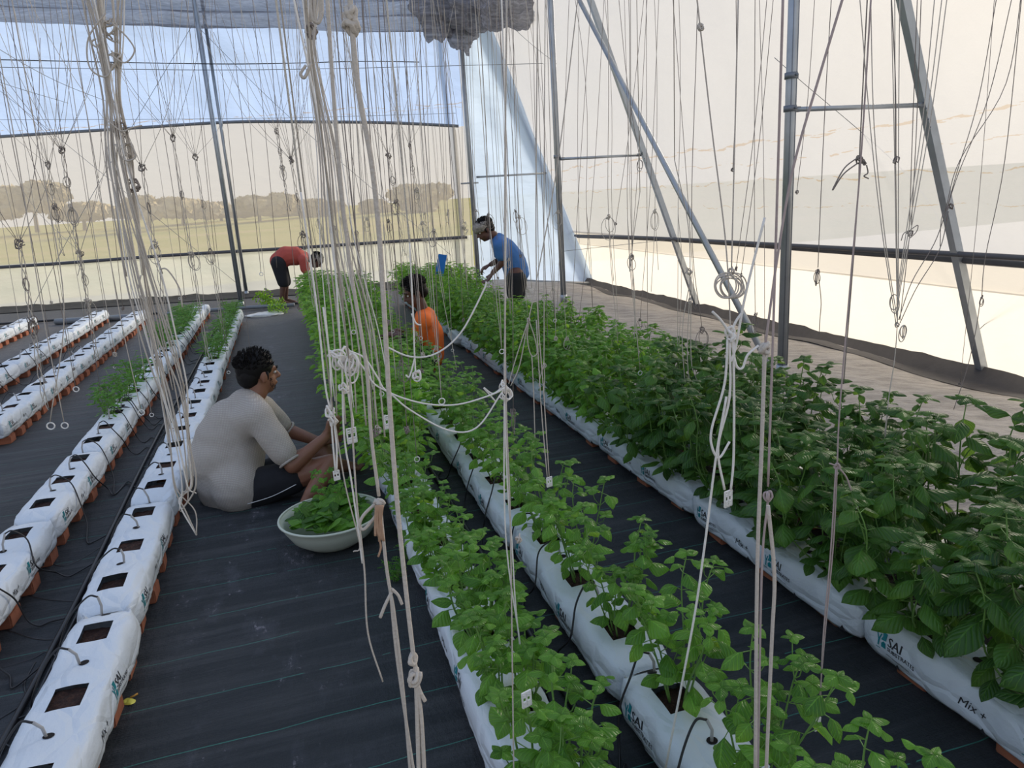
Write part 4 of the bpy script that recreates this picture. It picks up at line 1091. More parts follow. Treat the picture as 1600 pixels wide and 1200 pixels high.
sk_ = head_elems(hd, HB, 1.02) + [('c', upc, nk, 0.06, 0.054), ('c', nk, hd, 0.054, 0.058), ('c', bel, che, 0.12, 0.12), ('c', pel, bel, 0.12, 0.12), ('c', che, upc, .12, .085),
      ('c', upc, shR, 0.06, 0.058), ('c', upc, shL, 0.06, 0.058), ('c', shR, elR, 0.050, 0.041), ('c', elR, wrR, 0.042, 0.027), ('c', shL, elL, 0.050, 0.041), ('c', elL, wrL, 0.042, 0.027),
      ('c', pel, hipR, .11, .10), ('c', pel, hipL, .11, .10), ('c', hipR, knR, 0.088, 0.060), ('c', knR, anR, 0.058, 0.036), ('c', hipL, knL, 0.088, 0.060), ('c', knL, anL, 0.058, 0.036)]
sk_ += hand_elems(wrR, Vector((0.55, 0.2, 0.45)), (-0.5, 0.7, 0.3), 0.7, 1.0, 1) + hand_elems(wrL, Vector((0.9, 0.1, 0.15)), (0, -1, 0.2), 0.7, 1.0, -1)
sk_ += foot_elems(anR, (0.9, 0.25, 0)) + foot_elems(anL, (0.9, -0.1, 0))
clothes('body', sk_, M['skin'], 0.0065, MAN, 3)
head_parts(hd, HB, MAN, 1.02, 4, True, 0.015)
sleeveR = shR.lerp(elR, 0.74); sleeveL = shL.lerp(elL, 0.70)
sh_ = [('e', pel.lerp(bel, .35) + Vector((-.005, 0, -.03)), (.172, .185, .155)), ('e', bel + Vector((.0, 0, .0)), (.185, .18, .17)), ('e', bel.lerp(che, .5), (.180, .17, .17)), ('c', pel + Vector((-.01, 0, -.02)), che, .160, .158), ('c', pel + Vector((0.0, 0.02, 0.0)), che + Vector((0.03, 0, 0)), .155, .15), ('c', pel + Vector((-0.02, 0, -0.05)), bel, 0.152, 0.168), ('c', bel, che, 0.168, 0.160), ('c', che, upc, 0.160, 0.105), ('c', upc, nk.lerp(upc, .55), 0.10, 0.068),
       ('c', upc, shR, 0.090, 0.082), ('c', upc, shL, 0.090, 0.082), ('c', che, shR, 0.12, 0.08), ('c', che, shL, 0.12, 0.08), ('c', shR, sleeveR, 0.078, 0.070), ('c', shL, sleeveL, 0.078, 0.068),
       ('c', pel + Vector((0.03, -0.06, -0.05)), bel + Vector((0.05, -0.04, 0)), 0.145, 0.14), ('c', hipR + Vector((-0.06, 0.0, 0.02)), bel, 0.135, 0.13), ('c', hipL + Vector((-0.06, 0.0, 0.02)), bel, 0.135, 0.13), ('c', bel + Vector((0.07, -0.02, -0.02)), che + Vector((0.04, -0.02, 0)), 0.13, 0.12)]
shirt = clothes('shirt', sh_, M['knit'], 0.010, MAN, 16)
for v in shirt.data.vertices:
    c_ = v.co; low = max(0, min(1, (0.42 - c_.z) / 0.3))
    f_ = math.sin((c_.z * 1.0 + (c_.x) * 0.55) * 62 + 4 * noise.noise(c_ * 5)) * low * 0.25 + noise.noise(Vector((c_.x * 7, c_.y * 7, c_.z * 14)))
    v.co = c_ + v.normal * 0.0045 * f_
mb = MB()
ax_ = (nk - upc).normalized(); u_ = ax_.orthogonal().normalized(); w_ = ax_.cross(u_); ring = [nk.lerp(upc, .42) + (u_ * math.cos(a * PI / 10) + w_ * math.sin(a * PI / 10)) * 0.066 for a in range(21)]
mb.tube(ring, 0.011, 8, False); mb.build('collar', M['knit'], MAN)
for (a, b, lab) in ((shR, sleeveR, 0), (shL, sleeveL, 1)):
    ax_ = (b - a).normalized(); u_ = ax_.orthogonal().normalized(); w_ = ax_.cross(u_); ring = [b + ax_ * 0.052 + (u_ * math.cos(t_ * PI / 10) + w_ * math.sin(t_ * PI / 10)) * 0.052 for t_ in range(21)]
    mb = MB(); mb.tube(ring, 0.007, 6, False); mb.build('sleeve_cuff', M['knit'], MAN)
def mid(a, b, t): return a.lerp(b, t)
so = [('c', pel, hipR, .112, .108), ('c', pel, hipL, .112, .108), ('c', hipR, mid(hipR, knR, .50), 0.108, 0.090), ('c', hipL, mid(hipL, knL, .50), 0.108, 0.09), ('e', pel + Vector((0.08, 0, -.06)), (.14, .16, .09))]
clothes('shorts', so, M['black_cloth'], 0.012, MAN, 5)
mb = MB(); mb.tube(spline([hipR + Vector((-0.02, -0.115, -0.03)), mid(hipR, knR, .25) + Vector((0, -0.104, -0.03)), mid(hipR, knR, .55) + Vector((0, -0.096, -0.01))], 6), 0.0022, 5); mb.build('piping', M['piping_white'], MAN)

# --- man in orange, seated between the rows, facing left
PO = empty('person', G(672, 575, 0)); org = PO.location.copy(); tag(PO, 'person in orange t-shirt seated between the basil rows, looking down to the left', 'person')
yy0 = 6.08
pel, che, upc, nk, hd = L(668, 556, yy0), L(668, 522, yy0), L(665, 496, yy0), L(658, 478, yy0), L(648, 457, yy0)
shA, elA, wrA = L(662, 503, yy0 - .17), L(650, 535, yy0 - .14), L(618, 521, yy0 - .05)
shB, elB, wrB = L(664, 500, yy0 + .17), L(648, 528, yy0 + .2), L(620, 517, yy0 + .08)
hA, kA, aA = L(662, 560, yy0 - .1), L(622, 530, yy0 - .12), L(618, 575, yy0 - .1)
hB, kB, aB = L(664, 556, yy0 + .1), L(626, 528, yy0 + .15), L(622, 570, yy0 + .15)
for a in (aA, aB): a.z = 0.085
HB = basis(Vector((-0.93, -0.12, -0.32)), (-0.25, 0, 1))
sk_ = head_elems(hd, HB) + [('c', upc, nk, .058, .05), ('c', nk, hd, .052, .055), ('c', pel, che, .11, .11), ('c', che, upc, .11, .08), ('c', upc, shA, .06, .055), ('c', upc, shB, .06, .055),
      ('c', shA, elA, .046, .038), ('c', elA, wrA, .038, .026), ('c', shB, elB, .046, .038), ('c', elB, wrB, .038, .026), ('c', hA, kA, .082, .056), ('c', kA, aA, .053, .034), ('c', hB, kB, .082, .056), ('c', kB, aB, .053, .034)]
sk_ += hand_elems(wrA, (-1, 0.1, 0.1), (0, 0, -1), .6) + hand_elems(wrB, (-1, -0.2, 0.1), (0, 0, -1), .6) + foot_elems(aA, (-1, 0, 0)) + foot_elems(aB, (-1, 0.1, 0))
clothes('body', sk_, M['skin_dark'], 0.008, PO, 3); head_parts(hd, HB, PO, 1.0, 7, False, 0.03, (0, 0.9, 0.5))
clothes('shirt', [('c', pel, che, .145, .140), ('c', che, upc, .140, .095), ('c', upc, nk.lerp(upc, .6), .085, .062), ('c', upc, shA, .08, .078), ('c', upc, shB, .08, .078), ('c', shA, mid(shA, elA, .7), .072, .066), ('c', shB, mid(shB, elB, .7), .072, .066)], M['orange_cloth'], .012, PO, 5)
clothes('shorts', [('c', pel, hA, .12, .11), ('c', pel, hB, .12, .11), ('c', hA, mid(hA, kA, .85), .098, .075), ('c', hB, mid(hB, kB, .85), .098, .075)], M['black_cloth'], .012, PO, 5)

# --- man in blue, bending over the far right row
PB = empty('person', (0, 0, 0)); yy0 = 7.5
hx = L if False else None
org = P(808, 515, yy0); org.z = 0; PB.location = org
tag(PB, 'person in blue t-shirt and dark shorts bending over the basil at the far right', 'person')
nk, hd = L(771, 368, yy0), L(757, 359, yy0)
upc, che, bel, pel = L(779, 377, yy0), L(789, 391, yy0), L(802, 408, yy0), L(807, 425, yy0)
shA, elA, wrA = L(782, 384, yy0 - .17), L(786, 409, yy0 - .16), L(770, 426, yy0 - .12)
shB, elB, wrB = L(780, 384, yy0 + .17), L(781, 406, yy0 + .15), L(767, 413, yy0 + .08)
hA, hB = L(806, 428, yy0 - .09), L(808, 428, yy0 + .09); kA, kB = L(804, 463, yy0 - .1), L(809, 463, yy0 + .1)
aA, aB = Vector((-0.02, -.1, .085)), Vector((0.05, .12, .085))
HB = basis(Vector((-0.92, -0.1, -0.5)), (-0.5, 0, 1))
sk_ = head_elems(hd, HB, 0.98) + [('c', upc, nk, .058, .05), ('c', nk, hd, .052, .055), ('c', bel, che, .10, .10), ('c', pel, bel, .11, .11), ('c', che, upc, .10, .08), ('c', upc, shA, .06, .055), ('c', upc, shB, .06, .055),
      ('c', shA, elA, .046, .038), ('c', elA, wrA, .038, .026), ('c', shB, elB, .046, .038), ('c', elB, wrB, .038, .026), ('c', hA, kA, .085, .056), ('c', kA, aA, .054, .034), ('c', hB, kB, .085, .056), ('c', kB, aB, .054, .034)]
sk_ += hand_elems(wrA, (-.6, 0.1, -.8), (-.7, 0, .3), .5) + hand_elems(wrB, (-.9, 0.1, -.3), (0, 0, -1), .7) + foot_elems(aA, (-1, 0, 0)) + foot_elems(aB, (-1, 0.1, 0))
clothes('body', sk_, M['skin_dark'], 0.008, PB, 3); head_parts(hd, HB, PB, 0.98, 9, False, 0.012)
mb = MB(); mb.ball(hd + HB @ Vector((0, 0.01, 0.05)), (.088, .104, .06), HB, 18, 12, .2, 3); mb.ball(hd + HB @ Vector((0.06, -0.05, 0.0)), (.04, .05, .06), HB, 12, 8, .3, 5); mb.build('headscarf', M['pattern_scarf'], PB)
clothes('shirt', [('e', pel + Vector((0, 0, -.02)), (.138, .145, .09)), ('c', pel, bel, .138, .135), ('c', bel, che, .135, .13), ('c', che, upc, .13, .09), ('c', upc, nk.lerp(upc, .6), .08, .06), ('c', upc, shA, .08, .075), ('c', upc, shB, .08, .075), ('c', shA, mid(shA, elA, .6), .07, .066), ('c', shB, mid(shB, elB, .6), .07, .066)], M['blue_cloth'], .012, PB, 5)
clothes('shorts', [('c', pel + Vector((0, 0, -.06)), hA + Vector((0, 0, -.05)), .115, .108), ('c', pel + Vector((0, 0, -.06)), hB + Vector((0, 0, -.05)), .115, .108), ('c', hA + Vector((0, 0, -.05)), mid(hA, kA, .85), .108, .09), ('c', hB + Vector((0, 0, -.05)), mid(hB, kB, .85), .108, .09)], M['black_cloth'], .012, PB, 5)

# --- man in red, bent double beyond the long basil row
PR = empty('person', (0, 0, 0)); yy0 = 11.8; org = P(440, 470, yy0); org.z = 0; PR.location = org
tag(PR, 'person in red t-shirt bent forward behind the far end of the basil row', 'person')
nk, hd = L(484, 405, yy0), L(494, 407, yy0)
upc, che, bel, pel = L(474, 402, yy0), L(462, 400, yy0), L(447, 400, yy0), L(436, 408, yy0)
shA, elA, wrA = L(474, 406, yy0 - .17), L(478, 430, yy0 - .16), L(484, 450, yy0 - .12)
shB, elB, wrB = L(474, 404, yy0 + .17), L(480, 428, yy0 + .15), L(487, 446, yy0 + .08)
hA, hB = L(435, 412, yy0 - .1), L(437, 412, yy0 + .1); kA, kB = L(443, 442, yy0 - .11), L(446, 441, yy0 + .11)
aA, aB = Vector((0.0, -.11, .085)), Vector((0.06, .12, .085))
HB = basis(Vector((0.6, -0.25, -0.75)), (0.75, 0, .6))
sk_ = head_elems(hd, HB, 1.0) + [('c', upc, nk, .058, .05), ('c', nk, hd, .052, .055), ('c', bel, che, .10, .10), ('c', pel, bel, .11, .11), ('c', che, upc, .10, .08), ('c', upc, shA, .06, .055), ('c', upc, shB, .06, .055),
      ('c', shA, elA, .046, .038), ('c', elA, wrA, .038, .026), ('c', shB, elB, .046, .038), ('c', elB, wrB, .038, .026), ('c', hA, kA, .085, .056), ('c', kA, aA, .054, .034), ('c', hB, kB, .085, .056), ('c', kB, aB, .054, .034)]
sk_ += hand_elems(wrA, (.3, 0.1, -.8), (-.7, 0, .3), .5) + hand_elems(wrB, (.3, 0.1, -.8), (-.7, 0, .3), .5) + foot_elems(aA, (1, 0, 0)) + foot_elems(aB, (1, 0.1, 0))
clothes('body', sk_, M['skin_dark'], 0.01, PR, 3); head_parts(hd, HB, PR, 1.0, 11, False, 0.012)
mb = MB(); mb.ball(hd + HB @ Vector((0, -0.01, 0.045)), (.09, .106, .07), HB, 18, 12, .2, 3); mb.build('headscarf', M['pattern_scarf'], PR)
clothes('shirt', [('c', pel, bel, .14, .15), ('c', bel, che, .15, .145), ('c', che, upc, .145, .10), ('c', upc, nk.lerp(upc, .6), .08, .06), ('c', upc, shA, .08, .078), ('c', upc, shB, .08, .078), ('c', shA, mid(shA, elA, .6), .075, .07), ('c', shB, mid(shB, elB, .6), .075, .07)], M['red_cloth'], .012, PR, 5)
clothes('shorts', [('c', pel, hA, .12, .115), ('c', pel, hB, .12, .115), ('c', hA, mid(hA, kA, .95), .115, .092), ('c', hB, mid(hB, kB, .95), .115, .092)], M['black_cloth'], .012, PR, 5)

# ------------------------------------------------------------------ bowl of picked leaves
bc = P(518, 815, 3.12); bc.z = 0.0
BWL = empty('bowl', bc); tag(BWL, 'pale green plastic bowl on the black floor beside the seated man', 'bowl')
mb = MB(); n = 48; prof = [(0.0, 0.004), (0.11, 0.0), (0.125, 0.008), (0.175, 0.045), (0.205, 0.095), (0.215, 0.128), (0.224, 0.134), (0.226, 0.130), (0.211, 0.124), (0.200, 0.092), (0.170, 0.048), (0.12, 0.014), (0, 0.012)]
for r_, z in prof:
    for a in range(n): mb.v.append((r_ * math.cos(2 * PI * a / n), r_ * math.sin(2 * PI * a / n), z))
for i in range(len(prof) - 1):
    for a in range(n): mb.f.append((i * n + a, i * n + (a + 1) % n, (i + 1) * n + (a + 1) % n, (i + 1) * n + a))
mb.build('bowl_shell', M['bowl'], BWL)
mb = MB(); mb.tube([(0.222 * math.cos(2 * PI * a / n), 0.222 * math.sin(2 * PI * a / n), 0.131) for a in range(n + 1)], 0.0055, 8, False); mb.build('rim', M['bowl'], BWL)
rr = random.Random(21)
pick = []
for i in range(5):
    mb = MB(); mb.uv = []; add_leaf(mb, (0, 0, 0), Vector((1, 0, .25)), 0.085, 0.055, 1.0, .3, rr, 7)
    o = mb.build('picked_leaf', M['leaf_dark'] if i % 2 else M['leaf_light']); pick.append(o)
for i in range(110):
    o = pick[i] if i < 5 else copy_tree(pick[i % 5]); a = rr.uniform(0, 2 * PI); r_ = 0.165 * math.sqrt(rr.random())
    z = 0.085 + 0.085 * (1 - (r_ / 0.2) ** 2) + 0.02 * rr.random()
    if i % 3 == 0: z = 0.115 + 0.02 * rr.random()
    s = rr.uniform(.95, 1.3); o.rotation_euler = (rr.uniform(-.6, .6), rr.uniform(-.5, .3), rr.uniform(0, 6.28)); o.location = bc + Vector((r_ * math.cos(a), r_ * math.sin(a), z + .01)) - o.rotation_euler.to_matrix() @ Vector((0.042 * s, 0, 0)); o.scale = (s, s, s)
    tag(o, 'freshly picked green basil leaf heaped in the pale bowl', 'leaf', 'picked leaves in the bowl')
# sprig standing up at the back of the bowl
t = copy_tree(PROTO['tall'][0]); t.name = 'basil_sprig'; t.location = bc + Vector((0.05, 0.14, 0.08)); t.rotation_euler = (0.1, -0.35, 1.0); t.scale = (.62, .62, .62); t['used'] = 1
tag(t, 'cut basil sprig standing up at the back of the pale bowl', 'sprig')
# yellow fallen leaf
g = G(203, 1098); mb = MB(); mb.uv = None
mbv = MB(); mbv.uv = []; add_leaf(mbv, (0, 0, 0), Vector((0.2, -1, .15)), 0.030, 0.034, .5, .5, rr, 8)
yl = empty('fallen_leaf', g + Vector((0, 0.012, 0.008))); mbv.build('blade', M['yellow_leaf'], yl)
mbv = MB(); mbv.uv = []; add_leaf(mbv, (0, 0, 0), Vector((-0.9, -.5, .2)), 0.024, 0.024, .5, .5, rr, 8); mbv.build('blade', M['yellow_leaf'], yl)
mb = MB(); mb.tube([(0.0, 0, 0.002), (.012, .002, .004), (.02, .010, .003)], 0.0024, 6, True, 0.0034); mb.build('stalk', M['orange_stalk'], yl)
tag(yl, 'small yellow fallen leaf on the black floor near the nearest bag', 'leaf')
# blue sticky card
cp = P(689, 414, 8.6); mb = MB(); ux = Vector((0.95, -0.15, -.22)).normalized(); uz = Vector((0.27, 0, 1)).normalized()
vs = []
for dy in (0, 0.004):
    for (a, b) in ((-.05, -.125), (.05, -.125), (.05, .125), (-.05, .125)): vs.append(ux * a + uz * b + Vector((0, dy, 0)))
mb.add(vs, [(0, 1, 2, 3), (7, 6, 5, 4), (0, 4, 5, 1), (1, 5, 6, 2), (2, 6, 7, 3), (3, 7, 4, 0)])
ct = empty('insect_card', cp); mb.build('card', M['blue_card'], ct, False)
mb = MB(); mb.tube([ux * .0 + uz * .12, Vector((0.03, 0, 1.0)), Vector((0.03, 0, 2.3))], 0.0016, 4); mb.build('hanging_string', M['twine_backlit'], ct)
tag(ct, 'blue sticky insect card hanging above the far right basil', 'card')
# white sack with cuttings at the end of the aisle
g = G(414, 493); sk2 = empty('plastic_sack', g); mb = MB()
mb.ball((0, 0, 0.01), (.26, .17, .035), None, 24, 10, .35, 4); mb.build('sack', M['plastic_white'], sk2); tag(sk2, 'flat white plastic sack on the floor at the far end of the aisle', 'sack')
t = copy_tree(PROTO['far'][1]); t.name = 'cut_basil'; t.location = g + Vector((0.05, 0, 0.08)); t.rotation_euler = (0, 1.45, .3); t.scale = (.6, .6, .6); tag(t, 'cut basil stems lying on the white sack', 'basil')
t = copy_tree(PROTO['far'][2]); t.name = 'cut_basil'; t.location = G(428, 480) + Vector((0, 0, 0.06)); t.rotation_euler = (0, 1.3, 2.3); t.scale = (.7, .7, .7); tag(t, 'heap of cut basil on the floor behind the white sack', 'basil')
# crumpled bag behind orange man and clear bag beside him
mb = MB(); mb.ball((0, 0, 0.10), (.13, .26, .10), None, 24, 14, .35, 8); o = mb.build('plastic_bag', M['bag_clear']); o.location = G(724, 540) + Vector((0, 0, 0)); tag(o, 'crumpled translucent bag on the floor behind the orange shirted man', 'bag')

# ------------------------------------------------------------------ trellis twine
TW = M['twine']; TWW = M['twine_white']; TW_BACKLIT = M['twine_backlit']; TWB = M['twine_brown']
sr = random.Random(99)
def wob(pts, amp, rnd_=sr):
    out = []
    for i, p in enumerate(pts):
        k = 0 if i in (0,) else 1
        out.append(Vector(p) + Vector((rnd_.uniform(-amp, amp), rnd_.uniform(-amp, amp), 0)) * k)
    return out
def seg(mb, pts, r, div=6, n=6): mb.tube(spline(pts, div), r, n)
def knot_mb(mb, c, s, seed, r):
    rr_ = random.Random(seed); c = Vector(c)
    for k in range(3):
        a = rr_.uniform(0, 6); pts = []
        ax = Vector((rr_.uniform(-1, 1), rr_.uniform(-1, 1), rr_.uniform(-.5, .5))).normalized(); u = ax.orthogonal().normalized(); w = ax.cross(u)
        for j in range(9): pts.append(c + (u * math.cos(a + j * 2 * PI / 8) + w * math.sin(a + j * 2 * PI / 8)) * s * rr_.uniform(.6, 1.0) + Vector((0, 0, rr_.uniform(-.4, .4) * s)))
        mb.tube(spline(pts, 3), r, 6)
def loops_mb(mb, c, R_, seed, r, n=3, squash=1.6):
    """loose hanging loops of spare twine"""
    rr_ = random.Random(seed); c = Vector(c)
    for k in range(n):
        a = rr_.uniform(0, PI); rad = R_ * rr_.uniform(.6, 1.0); d = Vector((math.cos(a), math.sin(a), 0)); off = rr_.uniform(-.5, .5) * R_
        pts = [c + d * (rad * math.sin(t * 2 * PI / 10)) + d * off * math.sin(t * PI / 10) + Vector((0, 0, -rad * squash * (1 - math.cos(t * 2 * PI / 10)))) for t in range(11)]
        mb.tube(spline(pts, 3), r, 6)
def clip_mb(c, s, rz=0.3):
    """white plastic trellis clip: rounded plate with windows"""
    mb = MB(); R3 = Matrix.Rotation(rz, 3, 'Z')
    def bx(x, z, w, h): mb.box(Vector(c) + R3 @ Vector((x * s, 0, z * s)), (w * s, 0.0035, h * s), R3)
    bx(-.011, -.02, .003, .036); bx(.011, -.02, .003, .036); bx(0, -.02, .003, .030)
    for z in (-.002, -.008, -.013): bx(0, z, .024, .0025)
    for z in (-.026, -.031, -.038): bx(0, z, .024, .003)
    bx(0, -.036, .022, .006)
    return mb
def ext(pts):
    p = Vector(pts[0]); q_ = proj(p)
    return q_ is not None and q_[1] < 0 and p.z < 4.4
def riser(mb, p, o_, r):
    p = Vector(p); mb.tube([p - o_, Vector((p.x, p.y, 4.45)) - o_], r, 6)
def twine(pts, r, label, m_=None, group=None, knots=(), loops=(), clips=(), extra=(), rings=(), rise=True, cat='string', name='twine'):
    """a hanging string: top point is its fixing, knots / spare loops / clips are its parts"""
    base = min(pts, key=lambda p: p.z)
    t = empty(name, base); o_ = base
    mb = MB(); seg(mb, [p - o_ for p in pts], r)
    for e_ in extra: seg(mb, [Vector(p) - o_ for p in e_], r)
    for e_ in [pts] + list(extra):
        if ext(e_) or (e_ is pts and rise and pts[0].z < 4.4): riser(mb, e_[0], o_, r)
    mb.build('cord', m_ or TW, t)
    for i, (c, s) in enumerate(knots):
        mb = MB(); knot_mb(mb, Vector(c) - o_, s, i + int(pts[0].x * 100), r * 1.05); mb.build('knot', m_ or TW, t)
    for i, (c, s, n) in enumerate(loops):
        mb = MB(); loops_mb(mb, Vector(c) - o_, s, i + int(pts[0].x * 91), r, n); mb.build('loop', m_ or TW, t)
    for (c, s) in rings:
        mb = MB(); c = Vector(c) - o_; mb.tube([c + Vector((math.sin(a * PI / 6) * .011 * s, 0, -.012 * s - math.cos(a * PI / 6) * .011 * s)) for a in range(13)], .0022 * s, 6, False); mb.build('ring', M['plastic_white'], t)
    for (c, s) in clips: clip_mb(Vector(c) - o_, s).build('clip', M['plastic_white'], t, False)
    tag(t, label, cat, group); return t
def PP(lst, Y): return [P(x, y, Y) for x, y in lst]

# 1. the big tied bundle on the left
Yb = 2.0
path = [(163, -30), (170, 60), (178, 150), (190, 240), (205, 330), (225, 430), (245, 530), (263, 610), (277, 690), (285, 760)]
t = empty('twine_bundle', P(285, 760, Yb)); o_ = t.location.copy()
tag(t, 'thick bundle of many pale twines tied together, hanging over the nearest left rows', 'twine bundle')
br = random.Random(5)
for k in range(22):
    a = br.uniform(0, 2 * PI); rad0 = br.uniform(0.006, 0.03); end = br.choice([5, 7, 8, 9, 9, 9]); pts = []
    for i, (x, y) in enumerate(path[:end + 1]):
        w = [1.2, .9, .45, .9, 1.0, 1.15, 1.2, 1.1, .8, .8][i]; aa = a + i * .35
        if i == 2: w = .5
        p = P(x, y, Yb + rad0 * math.sin(aa)) - o_ + Vector((math.cos(aa) * rad0 * w * 1.6 + br.uniform(-.004, .004), 0, 0)); pts.append(p)
    if end == 9:
        pts.append(P(285 + br.uniform(-14, 22), 775 + br.uniform(-10, 25), Yb) - o_)
        if k % 5 == 0: pts.append(P(307, 836, Yb) - o_)
    mb = MB(); seg(mb, pts, 0.0017 if k % 3 else 0.0022); riser(mb, pts[0] + o_, o_, 0.0017); mb.build('strand', TW if k % 4 else TWW, t)
for (x, y, s) in ((172, 45, .022), (180, 95, .02), (186, 205, .018), (200, 235, .02), (208, 290, .016)):
    mb = MB(); knot_mb(mb, P(x, y, Yb) - o_, s, x, 0.0022); mb.build('knot', TW_BACKLIT if y in (205, 290) else TW, t)
for (pl) in ([(165, 20), (138, 60), (140, 105), (165, 120), (178, 100)], [(175, 35), (200, 60), (210, 80), (195, 98), (172, 85)], [(170, 190), (190, 205), (205, 200), (222, 196)], [(180, 225), (195, 250), (212, 245), (205, 225)], [(150, 60), (143, 66), (150, 73), (156, 66)], [(250, 420), (262, 422), (280, 450), (285, 480)], [(220, 430), (216, 455), (225, 470)]):
    mb = MB(); seg(mb, [P(x, y, Yb - .03) - o_ for x, y in pl], 0.0019); mb.build('loop', TW, t)
# second bundle, centre left
t = empty('twine_bundle', P(545, 690, 1.7)); o_ = t.location.copy(); tag(t, 'bundle of pale twines hanging from top centre down past the seated man', 'twine bundle')
for k in range(10):
    x0 = 466 + k * 4.0; x1 = 500 + k * 6; xe = 512 + k * 9
    pl = [(x0 + 4, -30), (478 + k * 1.6, 60), (484 + k * 2.2, 130), (x1 * .5 + 245 + k, 240), (x1, 380), (xe, 520), (xe + 12 + br.uniform(-6, 6), 640 + br.uniform(-40, 60))]
    pts = [P(x, y, 1.7) - o_ + Vector((0, br.uniform(-.02, .02), 0)) for x, y in pl]
    mb = MB(); seg(mb, pts, 0.0012 + .0004 * (k % 3)); riser(mb, pts[0] + o_, o_, .0012); mb.build('strand', TW if k % 3 else TWW, t)
for pl in ([(484, -20), (487, 20), (492, 34), (500, 28), (500, -20)], [(490, -20), (492, 25), (497, 36), (503, 20), (502, -20)], [(478, 102), (470, 115), (476, 121), (486, 100)]):
    mb = MB(); seg(mb, [P(x, y, 1.3) - o_ for x, y in pl], 0.0026); mb.build('loop', TW, t)
mb = MB(); knot_mb(mb, P(486, 50, 1.7) - o_, .014, 3, .0022); mb.build('knot', TW_BACKLIT, t)

# near thick cords
twine(PP([(546, -20), (549, 30), (560, 140), (580, 250), (592, 360), (600, 480), (608, 620), (620, 780), (634, 920), (646, 1025), (650, 1060), (655, 1230)], .52), .0018, 'thickest blurred cord running top to bottom through the centre, knotted near the floor', TW,
      knots=[(P(548, 22, .52), .0045), (P(549, 40, .52), .005), (P(645, 1030, .52), .0045), (P(648, 1058, .52), .006)], extra=[PP([(648, 1050), (658, 1120), (664, 1230)], .52), PP([(650, 1062), (656, 1080), (664, 1095)], .52)])
twine(PP([(510, -20), (525, 200), (545, 400), (572, 570), (580, 680), (592, 775)], .8), .0020, 'cord with a brown straw tuft in its knot, left of the thickest centre cord', TW, knots=[(P(593, 785, .8), .006)],
      extra=[PP([(594, 790), (603, 880), (610, 925), (616, 960), (630, 1080), (643, 1230)], .8), PP([(610, 925), (622, 1040), (650, 1230)], .8), PP([(592, 782), (568, 805), (562, 822), (570, 826), (592, 800)], .8), PP([(612, 925), (602, 945), (594, 965)], .8), PP([(612, 920), (622, 930), (628, 944)], .8)])
mbt = MB()
for k in range(7):
    x = 588 + k * 1.6; seg(mbt, [P(x, 790, .79), P(x - 1 + sr.uniform(-2, 2), 815, .79), P(x + sr.uniform(-3, 4), 835 + sr.uniform(0, 12), .79)], .0016)
seg(mbt, [P(592, 840, .79), P(595, 855, .79), P(591, 870, .79)], .0012)
o = mbt.build('straw_tuft', simple('brown_straw', (0.40, 0.25, 0.16), 0.8, 0, .3, 200)); recenter(o); tag(o, 'tuft of brown straw caught in the cord knot above the bowl', 'straw')
twine(PP([(545, 560), (552, 700), (558, 790), (565, 850), (570, 900), (575, 990), (598, 1065)], 1.05), .0014, 'thin loose cord with frayed end dangling over the aisle floor', TW)
twine(PP([(520, 640), (540, 760), (562, 850), (552, 862)], 1.3), .0013, 'short loose cord ending just under the bowl rim', TW)
twine(PP([(640, 380), (645, 480), (648, 560), (650, 590)], 1.4), .0016, 'short double cord in front of the orange shirt', TWW, knots=[(P(651, 587, 1.4), .010)], extra=[PP([(643, 490), (650, 505), (658, 508)], 1.4), PP([(648, 560), (640, 588), (634, 586)], 1.4)])
# big tangled knot in the middle with sagging cords
Yk = 1.55
t = twine(PP([(455, -20), (500, 200), (522, 400), (532, 545)], Yk), .0020, 'large tangled white twine knot with spare loops above the seated man hand', TWW, knots=[(P(528, 556, Yk), .022), (P(540, 562, Yk), .026), (P(548, 572, Yk), .018), (P(538, 606, Yk), .012)],
      loops=[(P(526, 555, Yk), .012, 2), (P(550, 552, Yk), .02, 3)], extra=[PP([(546, 548), (570, 560), (590, 590), (606, 612), (660, 630), (715, 632), (770, 616), (788, 606)], Yk), PP([(548, 552), (568, 575), (585, 600), (610, 615), (640, 640), (700, 672), (745, 668), (785, 612)], Yk), PP([(535, 570), (536, 650), (540, 700), (548, 745), (560, 830), (566, 880)], Yk), PP([(540, 570), (545, 620), (552, 660), (548, 672)], Yk)], clips=[(P(548, 668, Yk), .9), (P(606, 648, Yk), .8)])
twine(PP([(470, 300), (495, 480), (508, 600), (516, 640)], 1.5), .0020, 'white twine knotted into a chunky bow at the seated man fingers', TWW, knots=[(P(515, 643, 1.5), .012), (P(520, 655, 1.5), .014)], extra=[PP([(518, 660), (520, 690), (524, 735)], 1.5), PP([(522, 660), (526, 700), (526, 735)], 1.5), PP([(505, 480), (515, 560), (518, 640)], 1.5)], clips=[(P(525, 735, 1.5), .55)])
twine(PP([(600, 540), (640, 557), (680, 553), (720, 520), (755, 455), (760, 440)], 1.5), .0020, 'pale cord sagging in a curve across the orange shirted man', TWW, rise=False)
